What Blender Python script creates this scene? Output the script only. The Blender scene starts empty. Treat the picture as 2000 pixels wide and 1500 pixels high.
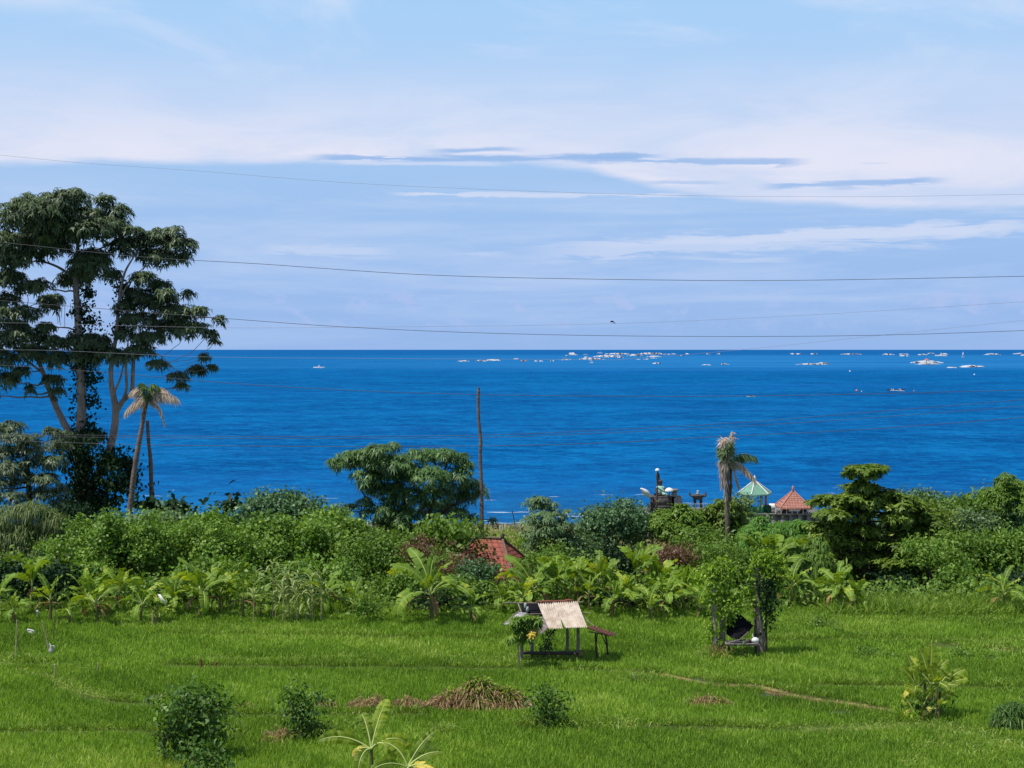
import bpy, math, random
import numpy as np
from mathutils import Vector
R = math.radians
rng = np.random.default_rng(7)
random.seed(7)
S = bpy.context.scene
COL = S.collection

# ---------------------------------------------------------------- camera
F = 2800.0            # focal length in photo pixels (photo 2000 px wide)
HC = 14.0             # camera height above the rice field
HY = 682.5            # horizon row
cam_d = bpy.data.cameras.new('camera'); cam = bpy.data.objects.new('camera', cam_d); COL.objects.link(cam)
cam.location = (0, 0, HC); cam.rotation_euler = (R(90), 0, 0)
cam_d.sensor_width = 36; cam_d.lens = 36*F/2000
cam_d.shift_y = (HY-750)/2000
cam_d.clip_start = 1; cam_d.clip_end = 200000
S.camera = cam

# ---------------------------------------------------------------- sun, sky
SUN_EL, SUN_AZ = R(66), R(-112)     # azimuth measured from +Y towards +X
sun_d = bpy.data.lights.new('sun', 'SUN'); sun = bpy.data.objects.new('sun', sun_d); COL.objects.link(sun)
sun_d.energy = 5.0; sun_d.angle = R(0.5); sun_d.color = (1, 0.95, 0.87)
sv = Vector((math.cos(SUN_EL)*math.sin(SUN_AZ), math.cos(SUN_EL)*math.cos(SUN_AZ), math.sin(SUN_EL)))
sun.rotation_euler = sv.to_track_quat('Z', 'Y').to_euler(); sun.location = (0, 0, 60)
S.view_settings.view_transform = 'Standard'; S.view_settings.look = 'None'
S.view_settings.exposure = 0; S.view_settings.gamma = 1

W = bpy.data.worlds.new('World'); S.world = W; W.use_nodes = True
nt = W.node_tree; nt.nodes.clear()
class NB:
    def __init__(s, tree): s.t = tree
    def n(s, typ, **kw):
        nd = s.t.nodes.new(typ)
        for k, v in kw.items(): setattr(nd, k, v)
        return nd
    def setin(s, sock, v):
        if hasattr(v, 'is_linked') or hasattr(v, 'links'): s.t.links.new(v, sock)
        else: sock.default_value = v
    def m(s, op, a, b=None, c=None, clamp=False):
        nd = s.n('ShaderNodeMath', operation=op); nd.use_clamp = clamp
        s.setin(nd.inputs[0], a)
        if b is not None: s.setin(nd.inputs[1], b)
        if c is not None: s.setin(nd.inputs[2], c)
        return nd.outputs[0]
    def mix(s, f, a, b, bt='MIX'):
        nd = s.n('ShaderNodeMix', data_type='RGBA', blend_type=bt)
        s.setin(nd.inputs[0], f); s.setin(nd.inputs[6], a); s.setin(nd.inputs[7], b)
        return nd.outputs[2]
    def noise(s, vec, scale, detail=4, rough=.55, dist=0):
        nd = s.n('ShaderNodeTexNoise'); nd.inputs['Scale'].default_value = scale
        nd.inputs['Detail'].default_value = detail; nd.inputs['Roughness'].default_value = rough
        nd.inputs['Distortion'].default_value = dist
        if vec is not None: s.t.links.new(vec, nd.inputs['Vector'])
        return nd.outputs[0]
    def mapr(s, v, a, b, c=0., d=1., smooth=True):
        nd = s.n('ShaderNodeMapRange'); nd.interpolation_type = 'SMOOTHSTEP' if smooth else 'LINEAR'
        s.setin(nd.inputs[0], v)
        for i, x in enumerate((a, b, c, d)): s.setin(nd.inputs[i+1], x)
        return nd.outputs[0]
    def ramp(s, f, stops):
        nd = s.n('ShaderNodeValToRGB'); cr = nd.color_ramp
        while len(cr.elements) < len(stops): cr.elements.new(0.5)
        for e, (p, c) in zip(cr.elements, stops):
            e.position = p; e.color = (c[0], c[1], c[2], 1) if hasattr(c, '__len__') else (c, c, c, 1)
        s.setin(nd.inputs[0], f); return nd.outputs[0]
    def comb(s, x, y, z=0.):
        nd = s.n('ShaderNodeCombineXYZ')
        for i, q in enumerate((x, y, z)): s.setin(nd.inputs[i], q)
        return nd.outputs[0]
    def scalev(s, vec, sc):
        nd = s.n('ShaderNodeMapping'); nd.inputs['Scale'].default_value = sc
        s.t.links.new(vec, nd.inputs['Vector']); return nd.outputs[0]
def lin(r, g, b):
    f = lambda c: (c/255/12.92) if c/255 <= .04045 else ((c/255+.055)/1.055)**2.4
    return (f(r), f(g), f(b), 1)
w = NB(nt)
SKY_STR = 0.07
sky = w.n('ShaderNodeTexSky', sky_type='NISHITA'); sky.sun_disc = False
sky.sun_elevation = SUN_EL; sky.sun_rotation = SUN_AZ; sky.dust_density = 0.6; sky.ozone_density = 2.0
tc = w.n('ShaderNodeTexCoord'); sep = w.n('ShaderNodeSeparateXYZ'); nt.links.new(tc.outputs['Generated'], sep.inputs[0])
hyp = w.m('SQRT', w.m('ADD', w.m('MULTIPLY', sep.outputs[0], sep.outputs[0]), w.m('MULTIPLY', sep.outputs[1], sep.outputs[1])))
el = w.m('ARCTAN2', sep.outputs[2], hyp)                      # elevation
az = w.m('ARCTAN2', sep.outputs[0], sep.outputs[1])           # azimuth from +Y
uv = w.comb(az, el)
def E(py): return math.atan((HY-py)/F)
def Ux(px): return math.atan((px-1000)/F)
def scl(c, k=1/SKY_STR): return (c[0]*k, c[1]*k, c[2]*k, 1)
# clear low sky, by elevation
emax = E(0)*1.05
clear = w.ramp(w.m('DIVIDE', el, emax), [(0.0, lin(150,184,234)), (.20, lin(156,190,238)), (.45, lin(161,197,240)), (.72, lin(176,208,246)), (1.0, lin(166,208,248))])
wob = w.m('SUBTRACT', w.noise(w.scalev(uv, (6, 40, 1)), 1.0, 6, .6, .3), .5)
elw = w.m('ADD', el, w.m('MULTIPLY', wob, .014))
azn = w.m('DIVIDE', w.m('ADD', az, .40), .80, clamp=True)
edge = w.ramp(azn, [(.054, .472), (.143, .49), (.268, .498), (.321, .512), (.50, .510), (.567, .492), (.625, .435), (.70, .402), (.80, .378), (.95, .355)])
edge = w.m('MULTIPLY', edge, emax)
veil_lo = w.mapr(elw, w.m('SUBTRACT', edge, .0015), w.m('ADD', edge, .006))
veil_hi = w.mapr(elw, E(60), E(300), 0., 1.)
soft = w.mapr(w.noise(w.scalev(uv, (5, 18, 1)), 1.3, 5, .6, .6), .3, .65, .55, 1.0)
veil = w.m('MULTIPLY', w.m('MULTIPLY', veil_lo, veil_hi), soft)
cloudc = w.ramp(w.m('DIVIDE', el, emax), [(.25, lin(214,222,246)), (.5, lin(228,230,247)), (.75, lin(212,224,248)), (1.0, lin(196,218,248))])
c1 = w.mix(veil, clear, cloudc)
# long wisps: thin bands along a line in the sky, frayed by noise
fray = w.noise(w.scalev(uv, (14, 160, 1)), 1.0, 6, .65, .6); fray2 = w.noise(w.scalev(uv, (22, 60, 1)), 1.0, 4, .6, .4)
def band(x0, y0, x1, y1, ht, amt, fade=60):
    a0, a1, e0, e1 = Ux(x0), Ux(x1), E(y0), E(y1); k = (e1-e0)/(a1-a0)
    line = w.m('ADD', w.m('MULTIPLY', w.m('SUBTRACT', az, a0), k), e0)
    d = w.m('ABSOLUTE', w.m('SUBTRACT', w.m('ADD', el, w.m('MULTIPLY', w.m('SUBTRACT', fray2, .5), ht*1.6/F)), line))
    h_ = w.m('MULTIPLY', w.mapr(fray, .35, .62, .25, 1.3), ht/F)
    core = w.mapr(w.m('DIVIDE', d, h_), 1.25, .35)
    ends = w.m('MULTIPLY', w.mapr(az, a0-fade*.3/F, a0+fade/F), w.mapr(az, a1+fade*.3/F, a1-fade/F))
    return w.m('MULTIPLY', w.m('MULTIPLY', core, ends), amt)
c2 = c1; blue = lin(150,186,234); white = lin(216,224,246)
for q in ((600,312,1300,306,7,.9), (1100,312,1580,324,8,.8), (830,296,1025,292,5,.85), (1480,369,1850,365,7,.9), (1240,356,1420,362,5,.55), (1680,330,1735,331,4,.6), (1600,376,1700,376,4,.6)):
    c2 = w.mix(band(*q), c2, blue)
for q in ((760,379,1350,383,6,.8), (640,319,1000,321,4,.6), (1000,497,2100,452,26,.55,200), (500,492,770,493,12,.5), (1150,472,2100,455,12,.5,200), (880,494,1000,496,6,.4), (1300,505,1560,515,9,.35), (700,300,900,309,3,.4)):
    c2 = w.mix(band(*q), c2, white)
bn = w.noise(w.scalev(uv, (2.2, 26, 1)), 1.0, 5, .6, .7); bn2 = w.noise(w.scalev(uv, (9, 60, 1)), 1.0, 5, .65, .5)
soft_b = w.m('MULTIPLY', w.mapr(w.m('ADD', w.m('MULTIPLY', bn, .7), w.m('MULTIPLY', bn2, .3)), .42, .62), w.m('MULTIPLY', w.mapr(el, E(690), E(560), .35, 1.), w.mapr(el, E(330), E(400))))
c3 = w.mix(w.m('MULTIPLY', soft_b, .60), c2, lin(192,212,244))
pn = w.noise(w.scalev(uv, (30, 45, 1)), 1.0, 4, .6, .2)
puff = w.m('MULTIPLY', w.m('MULTIPLY', w.mapr(pn, .52, .68), w.m('MULTIPLY', w.mapr(el, E(660), E(620)), w.mapr(el, E(550), E(590)))), .7)
c3 = w.mix(puff, c3, lin(178,196,240))
# cloud mottling higher up
hn = w.noise(w.scalev(uv, (4, 9, 1)), 1.4, 6, .6, .8)
c3 = w.mix(w.m('MULTIPLY', w.mapr(hn, .48, .75), w.m('MULTIPLY', w.mapr(el, E(330), E(150)), .7)), c3, lin(212,226,250))
# a pale cloud at the upper left and a bluer gap at the upper right
cn = w.noise(w.scalev(uv, (10, 24, 1)), 1.0, 5, .6, .5)
cl = w.m('MULTIPLY', w.mapr(w.m('ADD', az, w.m('MULTIPLY', cn, .10)), Ux(300)+.05, Ux(60)+.05), w.mapr(el, E(75), E(15)))
c3 = w.mix(w.m('MULTIPLY', cl, .6), c3, lin(222,230,250))
low = w.mix(1.0, c3, (1/SKY_STR, 1/SKY_STR, 1/SKY_STR, 1), 'MULTIPLY')
hi = sky.outputs[0]
skyc = w.mix(w.mapr(el, E(0)+.02, E(0)+.40), low, hi)
bg = w.n('ShaderNodeBackground'); nt.links.new(skyc, bg.inputs[0]); bg.inputs[1].default_value = SKY_STR
out = w.n('ShaderNodeOutputWorld'); nt.links.new(bg.outputs[0], out.inputs[0])

# ---------------------------------------------------------------- helpers
def P(px, py, Y): return np.array([(px-1000)/F*Y, Y, HC+(HY-py)/F*Y])
def YG(py, z=0.): return (HC-z)*F/(py-HY)
def G(px, py, z=0.): return P(px, py, YG(py, z))
def gz(y):                                   # ground height profile towards the sea
    y = np.asarray(y, float)
    s = lambda a, b: np.clip((y-a)/(b-a), 0, 1)**2*(3-2*np.clip((y-a)/(b-a), 0, 1))
    return -3.9*s(78, 100) - 0.9*s(110, 150) - 3.5*s(152, 180)
SEA_Z = -5.5
def mat(name, col=(.5,.5,.5), rough=.8, spec=.3, var=0., scale=8., bump=0., col2=None, metallic=0., stretch=(1,1,1)):
    m = bpy.data.materials.new(name); m.use_nodes = True; b = NB(m.node_tree)
    bs = m.node_tree.nodes['Principled BSDF']
    bs.inputs['Roughness'].default_value = rough; bs.inputs['Specular IOR Level'].default_value = spec
    bs.inputs['Metallic'].default_value = metallic
    c2 = col2 or tuple(c*(1-var) for c in col)
    co = b.n('ShaderNodeTexCoord'); v = b.scalev(co.outputs['Object'], stretch)
    n = b.noise(v, scale, 6, .65)
    m.node_tree.links.new(b.mix(b.mapr(n, .38, .64), (*col, 1), (*c2, 1)), bs.inputs['Base Color'])
    if bump:
        bp = b.n('ShaderNodeBump'); bp.inputs['Strength'].default_value = bump; bp.inputs['Distance'].default_value = .05
        m.node_tree.links.new(b.noise(v, scale*3, 4), bp.inputs['Height']); m.node_tree.links.new(bp.outputs[0], bs.inputs['Normal'])
    return m
def leafmat(name, c1, c2, c3=None, rough=.5, spec=.35, trans=.3, tcol=None, patch=.35):
    """leaf: colour varies leaf by leaf ('tint'), part of the light passes through"""
    m = bpy.data.materials.new(name); m.use_nodes = True; b = NB(m.node_tree); L = m.node_tree.links
    bs = m.node_tree.nodes['Principled BSDF']; o = m.node_tree.nodes['Material Output']
    at = b.n('ShaderNodeAttribute', attribute_name='tint')
    c3 = c3 or tuple(min(1, x*1.35) for x in c2)
    co = b.n('ShaderNodeTexCoord')
    n = b.noise(co.outputs['Object'], patch, 3)
    f = b.m('ADD', b.m('MULTIPLY', at.outputs['Fac'], .75), b.m('MULTIPLY', b.m('SUBTRACT', n, .5), .9), clamp=True)
    f = b.m('ADD', f, .16, clamp=True)
    col = b.ramp(f, [(0., c1), (.48, c2), (.72, c2), (1., c3)])
    L.new(col, bs.inputs['Base Color']); bs.inputs['Roughness'].default_value = rough
    bs.inputs['Specular IOR Level'].default_value = spec
    tr = b.n('ShaderNodeBsdfTranslucent')
    L.new(b.mix(1.0, col, (*(tcol or (1.5, 1.5, .5)), 1), 'MULTIPLY'), tr.inputs[0])
    mx = b.n('ShaderNodeMixShader'); mx.inputs[0].default_value = trans
    L.new(bs.outputs[0], mx.inputs[1]); L.new(tr.outputs[0], mx.inputs[2]); L.new(mx.outputs[0], o.inputs[0])
    return m
def root_loc(o):
    while o is not None and o.parent is not None: o = o.parent
    return np.array(o.location) if o is not None else np.zeros(3)
class MB:
    """collects shapes and links them as ONE mesh object"""
    def __init__(s): s.v = []; s.f = []; s.t = []; s.mi = []; s.k = 0
    def add(s, v, f, tint=None, mi=0):
        v = np.asarray(v, float).reshape(-1, 3); f = np.asarray(f, int)
        s.v.append(v); s.f.append(f+s.k); s.k += len(v)
        s.t.append(np.full(len(f), .5) if tint is None else np.broadcast_to(np.asarray(tint, float), (len(f),)))
        s.mi.append(np.full(len(f), mi))
        return s
    def tube(s, pts, rad, n=6, mi=0, cap=True, tint=None):
        pts = np.asarray(pts, float); m = len(pts)
        rad = np.broadcast_to(np.asarray(rad, float), (m,))
        tg = np.gradient(pts, axis=0); tg /= np.linalg.norm(tg, axis=1)[:, None]+1e-9
        ref = np.array([0.31, .94, .1]) if abs(tg[0][1]) < .8 else np.array([1., .1, .2])
        a = np.cross(tg, ref); a /= np.linalg.norm(a, axis=1)[:, None]; b = np.cross(tg, a)
        th = np.arange(n)*2*np.pi/n
        ring = pts[:, None] + rad[:, None, None]*(np.cos(th)[None, :, None]*a[:, None]+np.sin(th)[None, :, None]*b[:, None])
        i = np.arange(m-1)[:, None]*n; j = np.arange(n)[None]; j2 = (j+1) % n
        q = np.stack([i+j, i+j2, i+n+j2, i+n+j], -1).reshape(-1, 4)
        s.add(ring, q, tint, mi)
        if cap:
            for e, base in ((0, 0), (m-1, (m-1)*n)):
                c = np.concatenate([ring[e], pts[e][None]]); jj = np.arange(n)
                s.add(c, np.stack([jj, (jj+1) % n, np.full(n, n), np.full(n, n)], -1), tint, mi)
        return s
    def box(s, c, d, rz=0., tilt=None, mi=0):
        d = np.asarray(d)/2.
        v = np.array([[x, y, z] for x in (-1, 1) for y in (-1, 1) for z in (-1, 1)])*d
        if tilt is not None:
            ay, ax = tilt
            cx, sx = math.cos(ax), math.sin(ax); v = v @ np.array([[1, 0, 0], [0, cx, -sx], [0, sx, cx]]).T
            cy, sy = math.cos(ay), math.sin(ay); v = v @ np.array([[cy, 0, sy], [0, 1, 0], [-sy, 0, cy]]).T
        c2, s2 = math.cos(rz), math.sin(rz); v = v @ np.array([[c2, -s2, 0], [s2, c2, 0], [0, 0, 1]]).T
        f = [[0, 1, 3, 2], [4, 6, 7, 5], [0, 4, 5, 1], [2, 3, 7, 6], [0, 2, 6, 4], [1, 5, 7, 3]]
        return s.add(v+np.asarray(c), f, None, mi)
    def beam(s, a, b, w_, h=None, mi=0): return s.tube([a, (np.asarray(a)+np.asarray(b))/2, b], w_/2*1.2, 4 if h is None else h, mi)
    def slab(s, poly, th=.02, mi=0):
        """a flat polygon with thickness"""
        p = np.asarray(poly, float); n = len(p); nr = np.cross(p[1]-p[0], p[2]-p[0]); nr /= np.linalg.norm(nr)
        v = np.concatenate([p+nr*th/2, p-nr*th/2]); c1 = v[:n].mean(0); c2_ = v[n:].mean(0)
        v = np.concatenate([v, [c1, c2_]]); f = []
        for i in range(n):
            j = (i+1) % n; f += [[i, j, 2*n, 2*n], [n+j, n+i, 2*n+1, 2*n+1], [i, n+i, n+j, j]]
        return s.add(v, f, None, mi)
    def lathe(s, c, prof, n=12, mi=0, sx=1., sy=1.):
        th = np.arange(n)*2*np.pi/n; pr = np.asarray(prof, float); m = len(pr)
        v = np.stack([pr[:, 0][:, None]*np.cos(th)*sx, pr[:, 0][:, None]*np.sin(th)*sy, np.repeat(pr[:, 1][:, None], n, 1)], -1)+np.asarray(c)
        i = np.arange(m-1)[:, None]*n; j = np.arange(n)[None]; j2 = (j+1) % n
        return s.add(v, np.stack([i+j, i+j2, i+n+j2, i+n+j], -1).reshape(-1, 4), None, mi)
    def leaves(s, b, d, wv, L, Wd, droop=.2, tint=None, mi=0, fold=.12):
        """kite-shaped leaves: base b, direction d, width axis wv"""
        L = np.broadcast_to(L, (len(b),))[:, None]; Wd = np.broadcast_to(Wd, (len(b),))[:, None]
        dn = np.array([0, 0, -1.])
        mid = b+d*L*.45; up = np.cross(wv, d)
        v = np.stack([b, mid+wv*Wd*.5+up*Wd*fold, b+d*L+dn*L*droop, mid-wv*Wd*.5+up*Wd*fold], 1).reshape(-1, 3)
        f = np.arange(len(b)*4).reshape(-1, 4)
        return s.add(v, f, rng.random(len(b)) if tint is None else tint, mi)
    def build(s, name, mats, parent=None, smooth=False, **kw):
        off = root_loc(parent)
        v = np.concatenate(s.v)-off; f = np.concatenate(s.f); t = np.concatenate(s.t); mi = np.concatenate(s.mi)
        tri = f[:, 2] == f[:, 3]
        me = bpy.data.meshes.new(name)
        lt = np.where(tri, 3, 4); ls = np.concatenate([[0], np.cumsum(lt)[:-1]])
        keep = np.ones((len(f), 4), bool); keep[tri, 3] = False
        me.vertices.add(len(v)); me.vertices.foreach_set('co', v.astype(np.float32).ravel())
        me.loops.add(int(lt.sum())); me.loops.foreach_set('vertex_index', f[keep].astype(np.int32))
        me.polygons.add(len(f)); me.polygons.foreach_set('loop_start', ls.astype(np.int32)); me.polygons.foreach_set('loop_total', lt.astype(np.int32))
        mats = mats if isinstance(mats, (list, tuple)) else [mats]
        for m_ in mats: me.materials.append(m_)
        me.polygons.foreach_set('material_index', mi.astype(np.int32))
        if smooth: me.polygons.foreach_set('use_smooth', np.ones(len(f), bool))
        a = me.attributes.new('tint', 'FLOAT', 'FACE'); a.data.foreach_set('value', t.astype(np.float32))
        me.update(calc_edges=True); me.validate()
        o = bpy.data.objects.new(name, me); COL.objects.link(o); o.parent = parent
        if kw: tag(o, **kw)
        return o
def tag(o, label=None, cat=None, group=None, kind=None):
    if label: o['label'] = label
    if cat: o['category'] = cat
    if group: o['group'] = group
    if kind: o['kind'] = kind
    return o
def thing(name, label, cat, loc, group=None):
    o = bpy.data.objects.new(name, None); COL.objects.link(o); o.location = tuple(loc); o.empty_display_size = .3
    return tag(o, label, cat, group)
def copy_tree(o, parent=None):
    c = o.copy(); COL.objects.link(c); c.parent = parent
    for ch in list(o.children): copy_tree(ch, c)
    return c
def unit(v): return v/(np.linalg.norm(v, axis=-1, keepdims=True)+1e-9)
def rand_dirs(n): return unit(rng.normal(size=(n, 3)))
def spline(pts, n=8):
    """Catmull-Rom through points (any dimension)"""
    p = np.asarray(pts, float); p = np.concatenate([[2*p[0]-p[1]], p, [2*p[-1]-p[-2]]]); o = []
    for i in range(1, len(p)-2):
        t = np.linspace(0, 1, n, endpoint=False)[:, None]
        o.append(.5*((2*p[i])+(-p[i-1]+p[i+1])*t+(2*p[i-1]-5*p[i]+4*p[i+1]-p[i+2])*t**2+(-p[i-1]+3*p[i]-3*p[i+1]+p[i+2])*t**3))
    o.append(p[-2][None]); return np.concatenate(o)
# --- foliage -----------------------------------------------------
def blob(px, py, rx, ry, Y, dep=.8):
    c = P(px, py, Y); k = Y/F
    return [c[0], c[1], c[2], rx*k, rx*k*dep, ry*k]
def lumps(b, n, size=.42, flat=.8):
    """break one ellipsoid into many overlapping lumps on its surface"""
    b = np.asarray(b, float); d = rand_dirs(n); d[:, 2] = np.where(d[:, 2] < -.35, -d[:, 2], d[:, 2])
    c = b[:3]+d*b[3:]*rng.uniform(.55, .88, (n, 1))
    s = np.minimum(b[3], b[5])*size*rng.uniform(.65, 1.25, n)
    return np.column_stack([c, s, s, s*flat]).tolist()
def tips(blobs, dens, inner=.2):
    B = np.asarray(blobs, float); pts = []; nrm = []
    for b in B:
        r = b[3:]; area = 4*np.pi*((r[0]*r[1])**1.6+(r[0]*r[2])**1.6+(r[1]*r[2])**1.6)**(1/1.6)/3**(1/1.6)
        n = max(4, int(area*dens)); d = rand_dirs(n)
        d[:, 2] = np.where((d[:, 2] < -.3) & (rng.random(n) < .6), -d[:, 2], d[:, 2])
        ph = rng.uniform(0, 6.28, 3); bump = 1+.13*np.sin(d[:, 0]*5+ph[0])*np.sin(d[:, 1]*6+ph[1])+.10*np.sin(d[:, 2]*9+d[:, 0]*7+ph[2])
        rad = np.where(rng.random(n) < inner, rng.uniform(.3, .8, n), rng.uniform(.78, 1.08, n)*bump+.22*(rng.random(n) < .05)*rng.random(n))
        pts.append(b[:3]+d*r*rad[:, None]); nrm.append(unit(d/r))
    return np.concatenate(pts), np.concatenate(nrm)
def foliage(mb, blobs, dens, L, asp=.4, k=1, droop=.3, up=.35, inner=.2, spread=1.15, lvar=.4, mi=0):
    """k = 1: single leaves facing outwards; k > 1: drooping rosettes at twig tips"""
    p, nr = tips(blobs, dens, inner); n = len(p)
    if k == 1:
        cn = 11                                   # leaves grouped in sprays at twig ends
        i = np.repeat(rng.permutation(n)[:max(3, n//cn)], cn); sc = L*rng.uniform(.9, 1.9, len(i)//cn)
        p, nr = p[i]+rng.normal(size=(len(i), 3))*np.repeat(sc, cn)[:, None]*[1, 1, .62]+nr[i]*np.repeat(rng.uniform(-.6, 1.0, len(sc))*L*1.3, cn)[:, None], nr[i]
        n = len(p); ct = np.repeat(rng.random(len(sc)), cn)
        nn = unit(nr+rand_dirs(n)*spread+np.array([0, 0, up]))
        d = unit(np.cross(nn, rand_dirs(n))); d[:, 2] -= droop*.8; d = unit(d); wv = unit(np.cross(d, nn))
        LL = L*rng.uniform(1-lvar, 1+lvar, n)
        mb.leaves(p-d*LL[:, None]*.5, d, wv, LL, LL*asp, droop*.5, tint=np.clip(.45*ct+.55*rng.random(n), 0, 1), mi=mi)
    else:
        axis = unit(nr*.6+np.array([0, 0, up+.4])+rand_dirs(n)*.35)
        a = unit(np.cross(axis, rand_dirs(n))); b = np.cross(axis, a); tn = rng.random(n)
        for i in range(k):
            th = 2*np.pi*i/k+rng.uniform(-.3, .3, n)
            rad = a*np.cos(th)[:, None]+b*np.sin(th)[:, None]
            d = unit(rad+axis*rng.uniform(-.2, .5, (n, 1))-np.array([0, 0, droop*.6])); wv = unit(np.cross(d, axis))
            LL = L*rng.uniform(1-lvar, 1+lvar, n)
            mb.leaves(p, d, wv, LL, LL*asp, droop, tint=np.clip(tn*.7+rng.random(n)*.3, 0, 1), mi=mi)
    return mb
def limb(mb, a, b, r0, r1, sag=.1, n=6, sides=6, mi=0):
    a = np.asarray(a, float); b = np.asarray(b, float); t = np.linspace(0, 1, n)[:, None]
    Ln = np.linalg.norm(b-a); p = a+(b-a)*t
    p += np.sin(t*np.pi)*np.array([0, 0, sag*Ln])+np.sin(t*np.pi)*rng.normal(size=3)*.05*Ln
    p[1:-1] += rng.normal(size=(n-2, 3))*.012*Ln
    return mb.tube(p, np.linspace(r0, r1, n), sides, mi, cap=False)

# ---------------------------------------------------------------- materials
M = dict(
 kapok=leafmat('big_tree_leaf', (.028,.050,.026), (.095,.140,.066), (.28,.34,.20), trans=.16, tcol=(1.2,1.3,.7), rough=.45, spec=.3),
 mango=leafmat('mango_leaf', (.020,.056,.022), (0.081,0.167,0.048), (0.241,0.368,0.127), trans=.2, rough=.45, spec=.3),
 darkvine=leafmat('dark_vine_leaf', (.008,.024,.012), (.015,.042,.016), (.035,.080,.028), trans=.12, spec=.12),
 vine=leafmat('vine_leaf', (.034,.080,.014), (0.152,0.275,0.041), (0.415,0.573,0.146), trans=.28, patch=.5, spec=.28, rough=.5),
 shrub=leafmat('shrub_leaf', (.034,.080,.016), (0.131,0.237,0.037), (0.338,0.463,0.112), trans=.28, spec=.25),
 pale=leafmat('pale_shrub_leaf', (.055,.110,.045), (0.132,0.222,0.090), (0.240,0.336,0.156), trans=.2),
 lime=leafmat('lime_leaf', (.050,.110,.014), (0.213,0.356,0.034), (0.483,0.598,0.115), trans=.32, spec=.2),
 almond=leafmat('broad_tree_leaf', (.024,.055,.014), (0.131,0.213,0.033), (0.400,0.488,0.100), trans=.25, patch=.8, spec=.25),
 bamboo=leafmat('bamboo_leaf', (.050,.085,.022), (0.120,0.180,0.048), (0.240,0.288,0.108), trans=.25),
 feather=leafmat('feathery_leaf', (.055,.150,.020), (0.120,0.276,0.042), (0.204,0.384,0.072), trans=.3),
 red=leafmat('dry_red_leaf', (.060,.034,.026), (.17,.085,.058), (.40,.26,.18), trans=.2),
 bluegreen=leafmat('bluish_leaf', (.040,.095,.045), (0.098,0.195,0.085), (0.182,0.299,0.143), trans=.2),
 dry=leafmat('dry_grass', (.16,.10,.05), (.42,.28,.15), (.68,.52,.32), trans=.25, tcol=(1.1,1.05,.9)),
 tan=leafmat('dead_frond', (.38,.30,.25), (.66,.57,.48), (.86,.80,.72), trans=.38, tcol=(1.1,1.05,1)),
 banana=leafmat('banana_leaf', (.045,.100,.016), (0.183,0.311,0.034), (0.537,0.586,0.085), trans=.38, tcol=(1.6,1.35,.30), rough=.5, spec=.2, patch=.9),
 bananadry=leafmat('banana_dry_leaf', (.13,.08,.03), (.26,.17,.07), trans=.2),
 rice=leafmat('rice_blade', (.060,.130,.016), (.250,.425,.044), (.50,.62,.14), trans=.35, tcol=(1.3,1.3,.5), patch=.14),
 weed=leafmat('weed_blade', (.07,.150,.020), (.225,.360,.046), (.44,.52,.14), trans=.3, patch=.5),
 yellow=leafmat('yellow_leaf', (.42,.30,.06), (.62,.50,.07), (.75,.62,.15), trans=.25),
)
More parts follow.
